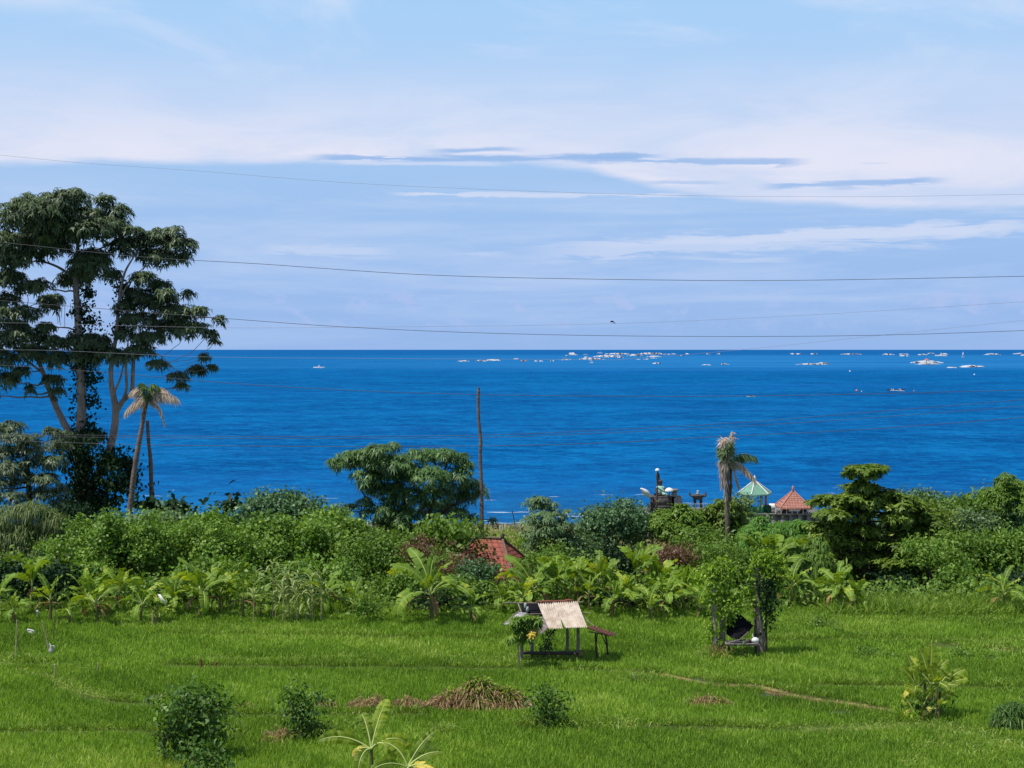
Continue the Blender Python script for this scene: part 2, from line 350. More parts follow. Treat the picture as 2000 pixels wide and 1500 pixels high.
M.update(
 rib=mat('banana_midrib', (.42,.50,.16), .6),
 pstem=mat('banana_stem', (.16,.12,.06), .8, var=.4, scale=6, col2=(.10,.13,.04), stretch=(1,1,.3)),
 bark=mat('bark', (.31,.25,.215), .9, var=.4, scale=3, bump=.5, col2=(.18,.14,.12), stretch=(1,1,.3)),
 barkdark=mat('dark_bark', (.07,.055,.042), .9, var=.4, scale=4, bump=.4),
 palmtrunk=mat('palm_trunk', (.21,.165,.145), .9, scale=4, bump=.5, col2=(.10,.08,.07), stretch=(.6,.6,3)),
 wood=mat('grey_wood', (.25,.22,.19), .85, scale=6, bump=.3, col2=(.13,.11,.09), stretch=(3,3,.5)),
 wooddark=mat('dark_wood', (.07,.05,.045), .85, scale=6, col2=(.03,.024,.022)),
 bamboopole=mat('bamboo_pole', (.50,.40,.25), .7, scale=5, col2=(.34,.26,.15)),
 sheet=mat('corrugated_sheet', (.58,.52,.45), .7, scale=2.6, col2=(.40,.33,.27), stretch=(1,.5,1)),
 rust=mat('rusty_sheet', (.22,.075,.045), .8, scale=4, col2=(.11,.045,.03)),
 tile=mat('roof_tile', (.42,.12,.07), .8, scale=5, col2=(.27,.075,.05)),
 tilepale=mat('pale_roof_tile', (.60,.26,.20), .75, scale=4, col2=(.46,.18,.13)),
 tileridge=mat('mossy_ridge_tile', (.20,.15,.12), .9, scale=5, col2=(.10,.08,.065)),
 stone=mat('dark_stone', (.085,.08,.085), .9, scale=3, bump=.4, col2=(.045,.042,.045)),
 wall=mat('weathered_wall', (.26,.25,.25), .9, scale=1.5, bump=.3, col2=(.14,.13,.135)),
 white=mat('white_paint', (.78,.78,.76), .5, scale=4, var=.1),
 greenroof=mat('green_sheet', (.17,.34,.25), .6, scale=3, col2=(.13,.28,.21)),
 greencloth=mat('green_cloth', (.05,.32,.17), .8, scale=5, col2=(.03,.22,.13)),
 mintcloth=mat('mint_cloth', (.38,.60,.50), .8, scale=6, col2=(.22,.42,.36)),
 tarp=mat('dark_tarp', (.008,.008,.012), .9, spec=.1, scale=3, col2=(.013,.012,.015)),
 bluetarp=mat('blue_tarp', (.035,.055,.13), .6, scale=3, col2=(.02,.03,.08)),
 browntarp=mat('brown_tarp', (.10,.065,.055), .8, scale=3, col2=(.06,.04,.035)),
 wire=mat('cable', (.075,.07,.085), .6, scale=2), wirepale=mat('pale_cable', (.30,.29,.34), .6, scale=2),
 plastic=mat('grey_plastic', (.50,.52,.52), .5, scale=20, col2=(.25,.27,.27)),
 rustpole=mat('rusty_pole', (.13,.075,.06), .8, scale=3, col2=(.07,.05,.045)),
 orange=mat('orange_paint', (.75,.20,.06), .6),
 skin=mat('skin', (.30,.17,.11), .6), shirt=mat('grey_shirt', (.28,.28,.32), .8), cloth=mat('dark_trousers', (.05,.05,.07), .9),
 hull=mat('boat_hull', (.70,.72,.74), .5), hullblue=mat('dark_blue_hull', (.03,.06,.16), .5), sail=mat('pale_sail', (.62,.60,.66), .8),
)

# ---------------------------------------------------------------- ground
def grid(xs, ys, zf):
    X, Yg = np.meshgrid(xs, ys); Z = zf(X, Yg); v = np.stack([X, Yg, Z], -1).reshape(-1, 3)
    nx, ny = len(xs), len(ys); i = np.arange(ny-1)[:, None]*nx+np.arange(nx-1)[None]
    return v, np.stack([i, i+1, i+nx+1, i+nx], -1).reshape(-1, 4)
def gmat():
    m = bpy.data.materials.new('earth_and_grass'); m.use_nodes = True; b = NB(m.node_tree); L = m.node_tree.links
    bs = m.node_tree.nodes['Principled BSDF']; bs.inputs['Roughness'].default_value = .95; bs.inputs['Specular IOR Level'].default_value = .1
    co = b.n('ShaderNodeTexCoord').outputs['Object']
    n1 = b.noise(co, .25, 6, .6); n2 = b.noise(co, 5, 5, .7)
    near = b.mix(b.mapr(n2, .35, .7), (.045,.07,.016,1), (.09,.13,.025,1))
    far = b.mix(b.mapr(n1, .35, .65), (.30,.27,.12,1), (.16,.20,.06,1))
    far = b.mix(b.mapr(n2, .3, .8), far, (.10,.13,.04,1))
    sp = b.n('ShaderNodeSeparateXYZ'); L.new(co, sp.inputs[0])
    c = b.mix(b.mapr(sp.outputs[1], 100, 115), near, far)
    c = b.mix(b.mapr(b.m('ADD', sp.outputs[1], b.m('MULTIPLY', n1, 3)), 152.5, 154), c, (.10,.095,.09,1))
    L.new(c, bs.inputs['Base Color']); return m
gx = np.linspace(-200, 200, 161); gy = np.concatenate([np.linspace(-40, 44, 20), np.linspace(46, 200, 155)])
def zf(X, Y): return gz(Y)+.05*np.sin(X*.31+Y*.17)*(Y > 79)*np.sin(Y*.23)
v, f = grid(gx, gy, zf); MB().add(v, f).build('ground', gmat(), smooth=True, kind='structure', label='grassy ground falling from the rice field to the shore')

# sea
def seamat():
    m = bpy.data.materials.new('sea_water'); m.use_nodes = True; b = NB(m.node_tree); L = m.node_tree.links
    bs = m.node_tree.nodes['Principled BSDF']
    bs.inputs['Roughness'].default_value = .45; bs.inputs['IOR'].default_value = 1.33; bs.inputs['Specular IOR Level'].default_value = .05
    co = b.n('ShaderNodeTexCoord').outputs['Object']
    sp = b.n('ShaderNodeSeparateXYZ'); L.new(co, sp.inputs[0]); X, Y = sp.outputs[0], sp.outputs[1]
    n1 = b.noise(co, 1.1, 5, .75, .3)          # ripples
    n2 = b.noise(b.scalev(co, (.35, 1, 1)), .06, 6, .65, .6)   # wind patches
    n3 = b.noise(b.scalev(co, (.25, 1, 1)), .006, 5, .6, .8)
    n4 = b.noise(b.scalev(co, (.5, 1, 1)), .0012, 5, .6, .5)
    tot = b.m('MULTIPLY', n1, .30); hgt = n1
    for sc, wt in ((.35, .26), (.10, .18), (.03, .12), (.010, .08), (.0035, .06)):
        q = b.noise(b.scalev(co, (.8, 1, 1)), sc, 3, .6, .4); tot = b.m('ADD', tot, b.m('MULTIPLY', q, wt))
    c = b.mix(b.mapr(tot, .43, .59), (.0,.050,.19,1), (.002,.140,.375,1))
    c = b.mix(b.m('MULTIPLY', b.mapr(n2, .50, .72), .35), c, (.012,.13,.40,1))
    c = b.mix(b.m('MULTIPLY', b.mapr(n3, .50, .72), .45), c, (.008,.10,.36,1))
    # lighter shallow reef bank, dark beyond it
    Yw = b.m('ADD', Y, b.m('MULTIPLY', b.m('SUBTRACT', n4, .5), 900))
    reef = b.m('MULTIPLY', b.mapr(Yw, 1250, 1650), b.mapr(Yw, 6500, 3600))
    reef = b.m('MULTIPLY', reef, b.mapr(X, -700, 500, .25, 1.))
    c = b.mix(b.m('MULTIPLY', reef, b.mapr(n3, .3, .6, .35, .7)), c, (.022,.17,.42,1))
    c = b.mix(b.m('MULTIPLY', b.mapr(Yw, 2600, 7500), .42), c, (.008,.085,.28,1))
    # shallows and wash by the shore
    sh = b.mapr(b.m('ADD', Y, b.m('MULTIPLY', n2, 12)), 225, 172)
    c = b.mix(b.m('MULTIPLY', sh, .35), c, (.02,.13,.30,1))
    cap = b.m('MULTIPLY', b.mapr(n1, .70, .76), b.mapr(n2, .5, .62))
    c = b.mix(b.m('MULTIPLY', cap, .35), c, (.3,.42,.6,1))
    L.new(c, bs.inputs['Base Color'])
    bp = b.n('ShaderNodeBump'); bp.inputs['Strength'].default_value = .55; bp.inputs['Distance'].default_value = .35
    L.new(n1, bp.inputs['Height'])
    df = b.n('ShaderNodeBsdfDiffuse'); L.new(c, df.inputs[0]); L.new(bp.outputs[0], df.inputs['Normal'])
    gl = b.n('ShaderNodeBsdfGlossy'); gl.inputs['Roughness'].default_value = .35; gl.inputs[0].default_value = (.3, .7, 1, 1); L.new(bp.outputs[0], gl.inputs['Normal'])
    mx = b.n('ShaderNodeMixShader'); mx.inputs[0].default_value = .035
    L.new(df.outputs[0], mx.inputs[1]); L.new(gl.outputs[0], mx.inputs[2]); L.new(mx.outputs[0], m.node_tree.nodes['Material Output'].inputs[0])
    return m
v = [[-90000, 110, SEA_Z], [90000, 110, SEA_Z], [90000, 90000, SEA_Z], [-90000, 90000, SEA_Z]]
MB().add(v, [[0, 1, 2, 3]]).build('sea', seamat(), kind='structure', label='deep blue sea with fine ripples reaching the horizon')
foam = leafmat('foam', (.80,.84,.88), (.90,.92,.94), (.95,.95,.95), trans=.5, tcol=(1,1,1))
# surf breaking on the reef: low irregular rolls of foam
surf = MB()
def roll(x0, x1, py, h):
    Y = (HC-SEA_Z)*F/(py-HY); a = (x0-1000)/F*Y; b_ = (x1-1000)/F*Y; n = max(5, int((x1-x0)/2)+3)
    t = np.linspace(0, 1, n); prof = np.sin(np.pi*np.clip(t*1.02, 0, 1))**.5*(.7+.3*rng.random(n)); hh = h*Y/F*prof
    X = a+(b_-a)*t; Yy = Y+rng.normal(size=n)*Y*.004
    c = np.stack([X, Yy, np.full(n, SEA_Z+.02)], -1); surf.tube(c, np.maximum(hh*.9, .05), 10, cap=False); v_ = surf.v[-1].reshape(n, 10, 3); v_[:, :, 1] = Yy[:, None]+(v_[:, :, 1]-Yy[:, None])*5; surf.v[-1] = v_.reshape(-1, 3)
rolls = [(893,918,706,3),(928,950,706,4),(948,978,704.5,4),(1002,1014,702,3),(1015,1032,706,4),(1044,1050,706,3),(1053,1060,706,3),(1074,1084,705.5,2.5),
 (1110,1124,691.8,4),(1130,1180,702,4),(1140,1150,698.5,3),(1158,1215,697.5,5),(1150,1158,704,2.5),(1180,1232,692,3.5),(1205,1218,699,3),(1245,1298,692,4.5),(1230,1256,695,3.5),
 (1262,1290,697,3),(1256,1268,702,2.5),(1275,1291,710.5,3),(1152,1158,709,3),(1312,1318,691.8,2.5),(1328,1332,694.6,3),(1340,1346,691.8,2.5),(1380,1386,691.8,2.5),(1400,1409,691.8,2.5),
 (1370,1391,713.3,2),(1407,1422,712,3.5),(1545,1553,692,3),(1556,1565,692,3),(1581,1594,692,3),(1642,1682,692.5,3),(1722,1745,693,3),(1757,1773,692.5,2.5),(1757,1772,695.6,2.5),
 (1792,1815,693.5,3),(1812,1824,691,2.5),(1840,1852,692,3),(1925,1953,693,3.5),(1985,2000,691.6,3),(1994,2010,694.6,3),(1556,1618,712.2,3.5),(1598,1616,711,5),
 (1778,1842,709,6),(1790,1835,711.5,4),(1850,1868,718.6,2.5),(1877,1910,717.5,5.5),(1905,1924,716.6,2.5),(1100,1106,700,2)]
for r_ in rolls: roll(*r_)
for _ in range(16):   # small broken rolls about the same bank
    x = rng.uniform(1080, 1310); roll(x, x+rng.uniform(6, 22), rng.uniform(691.5, 704), 1.6)
surf.build('surf', foam, kind='stuff', label='white surf breaking on the reef far out near the horizon', smooth=True)
# wash along the shore
wash = MB()
for _ in range(70):
    Y = 158+45*rng.random()**1.8; x = rng.uniform(-75, 75); ln = rng.uniform(.6, 4); n = 7
    t = np.linspace(0, 1, n); X = x+ln*t
    c = np.stack([X, Y+np.cumsum(rng.normal(size=n))*.25, np.full(n, SEA_Z-.01)], -1); wash.tube(c, .01+.05*rng.random(n)*np.sin(np.pi*t), 6)
for k_ in range(3):
    Y = 161+k_*4.5; xs = np.arange(-80, 81, 1.); c = np.stack([xs, Y+1.5*np.sin(xs*.09+k_)+rng.normal(size=len(xs))*.3, np.full(len(xs), SEA_Z-.01)], -1)
    for j in range(0, len(xs)-6, 7):
        if rng.random() < .6: wash.tube(c[j:j+6], .02+.09*rng.random(6), 6)
wash.build('shore_foam', foam, kind='stuff', label='thin lines of foam in the shallow water by the shore', smooth=True)

# ---------------------------------------------------------------- rice field
NW = 0
def field_near(Yd): return 44
def blades(n, x0, x1, y0, y1, h, wd, mt_, lean=.35, mask=None, zoff=0., hvar=.35):
    X = rng.uniform(x0, x1, n); Y = rng.uniform(y0, y1, n)
    if mask is not None:
        k = mask(X, Y); X, Y = X[k], Y[k]; n = len(X)
    b = np.stack([X, Y, gz(Y)+zoff], -1); d = unit(np.stack([rng.normal(size=n)*lean, rng.normal(size=n)*lean, np.ones(n)], -1))
    wv = unit(np.cross(d, rand_dirs(n))); L = h*rng.uniform(1-hvar, 1+hvar, n)
    return b, d, wv, L, wd*rng.uniform(.7, 1.3, n)
# paddy banks: px, py polylines on the ground
banks = [
 ('narrow dry grass bank curving from the centre of the field to the right', [(1290,1322),(1345,1334),(1400,1345),(1470,1346),(1520,1356),(1550,1366),(1600,1374),(1650,1380),(1700,1388),(1760,1398)], .26, .15, 'dry'),
 ('low green bank crossing the right side of the field behind the banana clump', [(1600,1347),(1700,1349),(1800,1350),(1900,1352),(2100,1356)], .22, .14, 'weed'),
 ('grassy bank running down from the left edge of the field', [(-60,1262),(0,1290),(60,1318),(110,1332),(150,1348),(200,1360),(270,1366)], .5, .20, 'weed'),
 ('low weedy bank left of the open hut', [(380,1290),(500,1292),(600,1290),(700,1286),(830,1284),(920,1288),(1010,1290)], .5, .12, 'weed'),
 ('low bank along the row of straw heaps', [(300,1366),(420,1388),(560,1384),(680,1386),(850,1388),(1000,1390),(1120,1385)], .4, .10, 'weed'),
 ('broad grassy bank at the right in front of the banana clump', [(1560,1428),(1680,1425),(1780,1418),(1860,1425),(1940,1448),(2080,1480)], .8, .16, 'weed'),
 ('long grassy bank under the green thickets at the left', [(-60,1222),(200,1222),(400,1226),(560,1232)], .5, .14, 'weed'),
]
bankseg = []
earth = mat('bank_earth', (.24,.19,.075), .95, scale=2.2, col2=(.11,.14,.035), bump=.4)
turf = mat('bank_turf', (.10,.15,.03), .95, scale=3, col2=(.16,.17,.05), bump=.3)
for lab, pts, wd, hh, kind in banks:
    g = np.array([G(*p) for p in pts]); c = spline(g, 5)
    s = np.array([1.0, .75, .3, 0]); mb = MB(); n = len(c)
    tg = unit(np.gradient(c, axis=0)); side = np.stack([-tg[:, 1], tg[:, 0], np.zeros(n)], -1)
    prof = [(-1, -.02), (-.6, .75), (-.2, 1), (.25, .97), (.6, .7), (1, -.02)]
    rows = np.stack([c+side*wd*(.55 if kind == 'weed' else .8)*a*(1+.2*rng.normal(size=(n, 1)))*.8+np.array([0, 0, 1.])*hh*(.5 if kind == 'weed' else 1)*b_*(1+.25*rng.normal(size=(n, 1))*(b_ > 0)) for a, b_ in prof], 1)
    m_ = len(prof); i = np.arange(n-1)[:, None]*m_+np.arange(m_-1)[None]
    mb.add(rows, np.stack([i, i+1, i+m_+1, i+m_], -1).reshape(-1, 4))
    mb.build('path', earth if kind == 'dry' else turf, kind='structure', label=lab, smooth=True)
    bankseg.append((c, wd, hh, kind))
bc = np.concatenate([c for c, *_ in bankseg]); bw = np.concatenate([np.full(len(c), w_) for c, w_, *_ in bankseg])
puddles = [(300,1366,26,7), (1510,1361,40,6), (1640,1394,34,4), (1350,1329,26,3), (1995,1368,16,4), (60,1236,20,3)]
water = mat('paddy_water', (.05,.065,.06), .08, spec=.6)
pud = []
for i_, (px, py, rx, ry) in enumerate(puddles):
    c = G(px, py); a = rx*c[1]/F; b_ = abs(G(px, py-ry)[1]-G(px, py+ry)[1])/2; th = np.arange(20)*2*np.pi/20; rr = 1+.16*rng.normal(size=20)
    v = np.stack([c[0]+a*rr*np.cos(th), c[1]+b_*rr*np.sin(th), np.full(20, .012)], -1)
    mb = MB(); vv = np.concatenate([v, [[c[0], c[1], .012]]]); j = np.arange(20); mb.add(vv, np.stack([j, (j+1) % 20, np.full(20, 20), np.full(20, 20)], -1))
    mb.build('water', water, kind='structure', label='small sheet of standing water between paddies'); pud.append((c[0], c[1], a, b_))
def lowf(X, Y, s, ph=0): return np.sin(X*s+ph)*np.cos(Y*s*1.3+ph*2)+.6*np.sin(X*s*2.1+Y*s*1.7+ph*3)
GAPS = []; BANDS = []
for pts, wd in (([(330,1303),(600,1306),(1010,1309)], .22), ([(1100,1312),(1200,1314),(1290,1320)], .2), ([(-60,1436),(150,1432),(300,1434),(470,1438)], .16), ([(1130,1426),(1300,1424),(1420,1426),(1600,1432)], .2),
    ([(120,1345),(200,1372),(280,1380)], .2), ([(1600,1342),(1750,1344),(2100,1348)], .2), ([(430,1400),(560,1402),(820,1398)], .18), ([(-40,1298),(40,1300),(100,1300)], .2), ([(1330,1330),(1450,1341),(1560,1360),(1720,1386)], .16), ([(300,1240),(700,1246),(960,1250)], .14), ([(1500,1255),(1700,1250),(2050,1256)], .14), ([(1850,1265),(1960,1272)], .5)):
    c = spline(np.array([G(*p) for p in pts]), 8)
    wd = wd*2.2; L_ = np.linalg.norm(c[-1]-c[0]); m_ = int(L_/(wd*.8)); ii = np.linspace(0, len(c)-1, m_)
    BANDS.append((c, wd))
    for u_ in ii: a_ = int(min(u_, len(c)-2)); q = c[a_]+(c[a_+1]-c[a_])*(u_-a_); GAPS.append((q[0]+rng.normal()*.06, q[1]+rng.normal()*.06, wd))
def fmask(X, Y):
    k = np.abs(X) < Y*.36+6.5
    for cx, cy, a, b_ in pud: k &= ((X-cx)/a)**2+((Y-cy)/b_)**2 > .8+.5*rng.random(len(X))
    d = np.full(len(X), 9.)
    for q, w_ in zip(bc[::2], bw[::2]): d = np.minimum(d, np.hypot(X-q[0], Y-q[1])-w_*.9)
    k &= (d > 0) | (rng.random(len(X)) < .10)
    k &= rng.random(len(X)) < .86+.2*lowf(X, Y, .35)*.5
    for q in GAPS: k &= np.hypot(X-q[0], Y-q[1]) > q[2]*(.6+.8*rng.random(len(X)))
    return k
mb = MB()
for (a, b_, n, h_, w_) in ((42, 54, 285000, .29, .029), (54, 64, 270000, .29, .033), (64, 77, 265000, .29, .040)):
    q = blades(n, -b_*.36-6.5, b_*.36+6.5, a, b_, h_, w_, None, lean=.30, mask=fmask)
    X, Y = q[0][:, 0], q[0][:, 1]
    t = np.clip(.46+.15*lowf(X*.35, Y, .5, 3)+.13*lowf(X, Y, .22, 1)+.12*lowf(X, Y, 1.1, 2)+.10*lowf(X, Y, 3.1, 4)+rng.normal(size=len(X))*.30, 0, 1)
    mb.leaves(*q, droop=.10, tint=t, fold=.05)
mb.build('rice', M['rice'], kind='stuff', label='short bright green rice plants filling the paddies')
# weeds on the banks and the tall fringe along the far edge of the field
mb = MB(); md = MB()
for c, wd, hh, kind in bankseg:
    seg = np.linalg.norm(np.diff(c[:, :2], axis=0), axis=1).sum(); n = int(seg*170*(1.6 if kind == 'weed' else 3.2))
    i = rng.integers(0, len(c)-1, n); t = rng.random((n, 1)); p = c[i]*(1-t)+c[i+1]*t
    p[:, :2] += rng.normal(size=(n, 2))*wd*.55; off = np.hypot(*(p-c[i])[:, :2].T)
    p[:, 2] = hh*.5*rng.random(n)
    d = unit(np.stack([rng.normal(size=n)*.6, rng.normal(size=n)*.6, np.ones(n)], -1)); wv = unit(np.cross(d, rand_dirs(n)))
    L = rng.uniform(.12, .34, n)*(1 if kind == 'weed' else .7)
    (mb if kind == 'weed' else md).leaves(p, d, wv, L, .026, droop=.35, fold=.05)
def gx_(px, Y): return (px-1000)/F*Y
def fringe(x0, x1, y0, y1, n, h, lean=.4):
    q = blades(n, x0, x1, y0, y1, h, .045, None, lean=lean, hvar=.5); mb.leaves(*q, droop=.3, fold=.05)
fringe(-34, 34, 73.2, 79, 26000, .34)
def gx_(px, Y): return (px-1000)/F*Y
fringe(gx_(1620,75), gx_(2250,75), 74.6, 79, 13000, .95, .35)
fringe(gx_(560,75), gx_(730,75), 75, 78.5, 3200, .9, .4)
fringe(gx_(-30,75), gx_(560,75), 75.0, 78, 8000, .5, .4)
fringe(gx_(1200,75), gx_(1400,75), 74.5, 77, 1500, .5, .4)
for c, wd in BANDS:
    seg = np.linalg.norm(np.diff(c[:, :2], axis=0), axis=1).sum(); n = int(seg*110); i = rng.integers(0, len(c)-1, n); tt = rng.random((n, 1)); p = c[i]*(1-tt)+c[i+1]*tt
    keep = np.sin(p[:, 0]*.9+wd*30)+np.sin(p[:, 0]*2.3) > -.4; p = p[keep]; n = len(p); p[:, 1] += wd*.8+np.abs(rng.normal(size=n))*.28; p[:, 2] = 0
    d = unit(np.column_stack([rng.normal(size=(n, 2))*.4, np.ones(n)])); mb.leaves(p, d, unit(np.cross(d, rand_dirs(n))), rng.uniform(.32, .6, n), .03, .25)
for x0, y0, x1, y1, dn, hh_ in ((380,1262,1010,1300,60,.30), (-40,1268,330,1345,50,.30), (1850,1240,2060,1300,90,.32), (1560,1200,2060,1222,60,.4), (1750,1424,2060,1505,90,.42), (430,1400,530,1475,60,.35), (1100,1290,1310,1332,70,.34), (600,1400,720,1445,70,.4), (560,1325,860,1340,80,.34), (1120,1405,1300,1424,60,.35), (-40,1420,330,1440,50,.33), (500,1440,640,1456,60,.3), (1500,1225,1800,1250,40,.3)):
    Ya, Yb = YG(y1), YG(y0); xa, xb = gx_((x0), Ya), gx_(x1, Ya); n = int((Yb-Ya)*(xb-xa)*dn)
    Y = rng.uniform(Ya, Yb, n); X = rng.uniform(x0-1000, x1-1000, n)/F*Y; k = (lowf(X, Y, .9, x0)+.5*lowf(X, Y, 2.7, 1) > -.25); X, Y = X[k], Y[k]; n = len(X)
    d = unit(np.column_stack([rng.normal(size=(n, 2))*.6, np.ones(n)])); mb.leaves(np.stack([X, Y, np.zeros(n)], -1), d, unit(np.cross(d, rand_dirs(n))), hh_*rng.uniform(.7, 1.5, n), .035, .4)
    m_ = n//9; d = unit(np.column_stack([rng.normal(size=(m_, 2))*.7, np.ones(m_)])); md.leaves(np.stack([X[:m_], Y[:m_], np.zeros(m_)], -1), d, unit(np.cross(d, rand_dirs(m_))), hh_*rng.uniform(.8, 1.3, m_), .03, .4)
for _ in range(85):                                    # loose weed clumps among the rice
    Y = rng.uniform(50, 73); x = rng.uniform(-.36, .36)*Y; n = int(rng.uniform(20, 70)); r_ = rng.uniform(.2, .8)
    p = np.column_stack([x+rng.normal(size=n)*r_, Y+rng.normal(size=n)*r_*.6, np.zeros(n)])
    d = unit(np.column_stack([rng.normal(size=(n, 2))*.5, np.ones(n)])); mb.leaves(p, d, unit(np.cross(d, rand_dirs(n))), rng.uniform(.25, .5, n), .03, .35)
for (px, py, wpx, n) in ((1240,1332,34,240), (860,1432,40,200), (640,1200,40,0), (1560,1222,90,900), (1180,1420,60,500), (40,1290,60,400), (120,1310,60,500), (690,1420,70,320), (1900,1470,150,900)):
    if n == 0: continue
    c = G(px, py); r_ = wpx*c[1]/F
    p = np.column_stack([c[0]+rng.normal(size=n)*r_*.55, c[1]+rng.normal(size=n)*r_*.35, np.zeros(n)])
    d = unit(np.column_stack([rng.normal(size=(n, 2))*.55, np.ones(n)])); mb.leaves(p, d, unit(np.cross(d, rand_dirs(n))), rng.uniform(.3, .7, n), .032, .4)
mb.build('weeds', M['weed'], kind='stuff', label='pale yellow-green wild grass on the paddy banks and along the field edge')
md.build('dry_grass', M['dry'], kind='stuff', label='dry straw-coloured grass on the curving bank at the right')
# low growth under the thickets and on the slope
mb = MB(); n = 110000
X = rng.uniform(-70, 70, n); Y = rng.uniform(74.3, 128, n); Y = np.where((X/Y*F > 420) & (Y < 77), Y+2.5, Y); hgt = 1.3*rng.random(n)**1.5*np.clip((Y-74)/3, .2, 1)*np.clip((135-Y)/20, .15, 1)
k = np.abs(X) < Y*.46; X, Y, hgt = X[k], Y[k], hgt[k]; n = len(X)
nn = unit(rand_dirs(n)+np.array([0, -.3, 1.])); d = unit(np.cross(nn, rand_dirs(n)))
mb.leaves(np.stack([X, Y, gz(Y)+hgt], -1), d, unit(np.cross(d, nn)), rng.uniform(.15, .34, n), rng.uniform(.1, .22, n), .2)
mb.build('undergrowth', M['shrub'], kind='stuff', label='low tangled green undergrowth on the slope behind the field')
mb = MB(); n = 26000; q = blades(n, -30, 50, 122, 153, .6, .10, None, lean=.4); mb.leaves(*q, droop=.3)
mb.build('meadow_grass', leafmat('meadow_blade', (.16,.17,.055), (.30,.28,.11), (.42,.38,.19), trans=.2, patch=.12), kind='stuff', label='yellowish meadow grass above the shore behind the tiled roof')

# ---------------------------------------------------------------- thicket shrubs behind the field
def shrub(name, label, cat, px, cy, rx, ry, Y, sp, L=.2, asp=.7, dens=42, nl=16, dep=.7, k=1, droop=.25, lumpsize=.42, core=None, spread=1.15, group=None, base=None):
    b = blob(px, cy, rx*1.14, ry*1.08, Y, dep); bz = float(gz(Y)); root = thing(name, label, cat, (b[0], Y, bz), group)
    bl = lumps(b, nl, lumpsize)
    for _ in range(7):
        d_ = rand_dirs(1)[0]; d_[2] = abs(d_[2])*.9+.15; d_[1] = -abs(d_[1])*.6; d_ = unit(d_); q_ = np.array(b[:3])+d_*np.array(b[3:])*rng.uniform(.98, 1.15); r_ = min(b[3], b[5])*rng.uniform(.10, .2); bl.append([*q_, r_, r_, r_*1.2])
    low = b[2]-b[5]*.8
    if low > bz+.4 and base is not False:        # skirt reaching down towards the ground
        b2 = [b[0], b[1], (low+bz)/2, b[3]*.75, b[4]*.75, max(.5, (low-bz)*.6)]; bl += lumps(b2, max(4, nl//2), .5)
    mb = MB(); foliage(mb, bl, dens, L, asp, k, droop, spread=spread)
    foliage(mb, [[b[0], b[1], b[2], b[3]*.75, b[4]*.75, b[5]*.75]], dens*.6, L*1.3, asp, 1, droop)
    mb.build('foliage', M[sp], root)
    ms = MB(); r0 = max(.04, b[3]*.045)
    ms.tube([[b[0], b[1], bz-.1], [b[0]+.1, b[1], (bz+b[2])/2], [b[0], b[1], b[2]]], [r0, r0*.8, r0*.5], 7)
    for l in bl[:min(8, len(bl))]: limb(ms, [b[0]+.05, b[1], (bz+b[2])/2], l[:3], r0*.6, r0*.2)
    ms.build('stem', M['barkdark'], root)
    return root
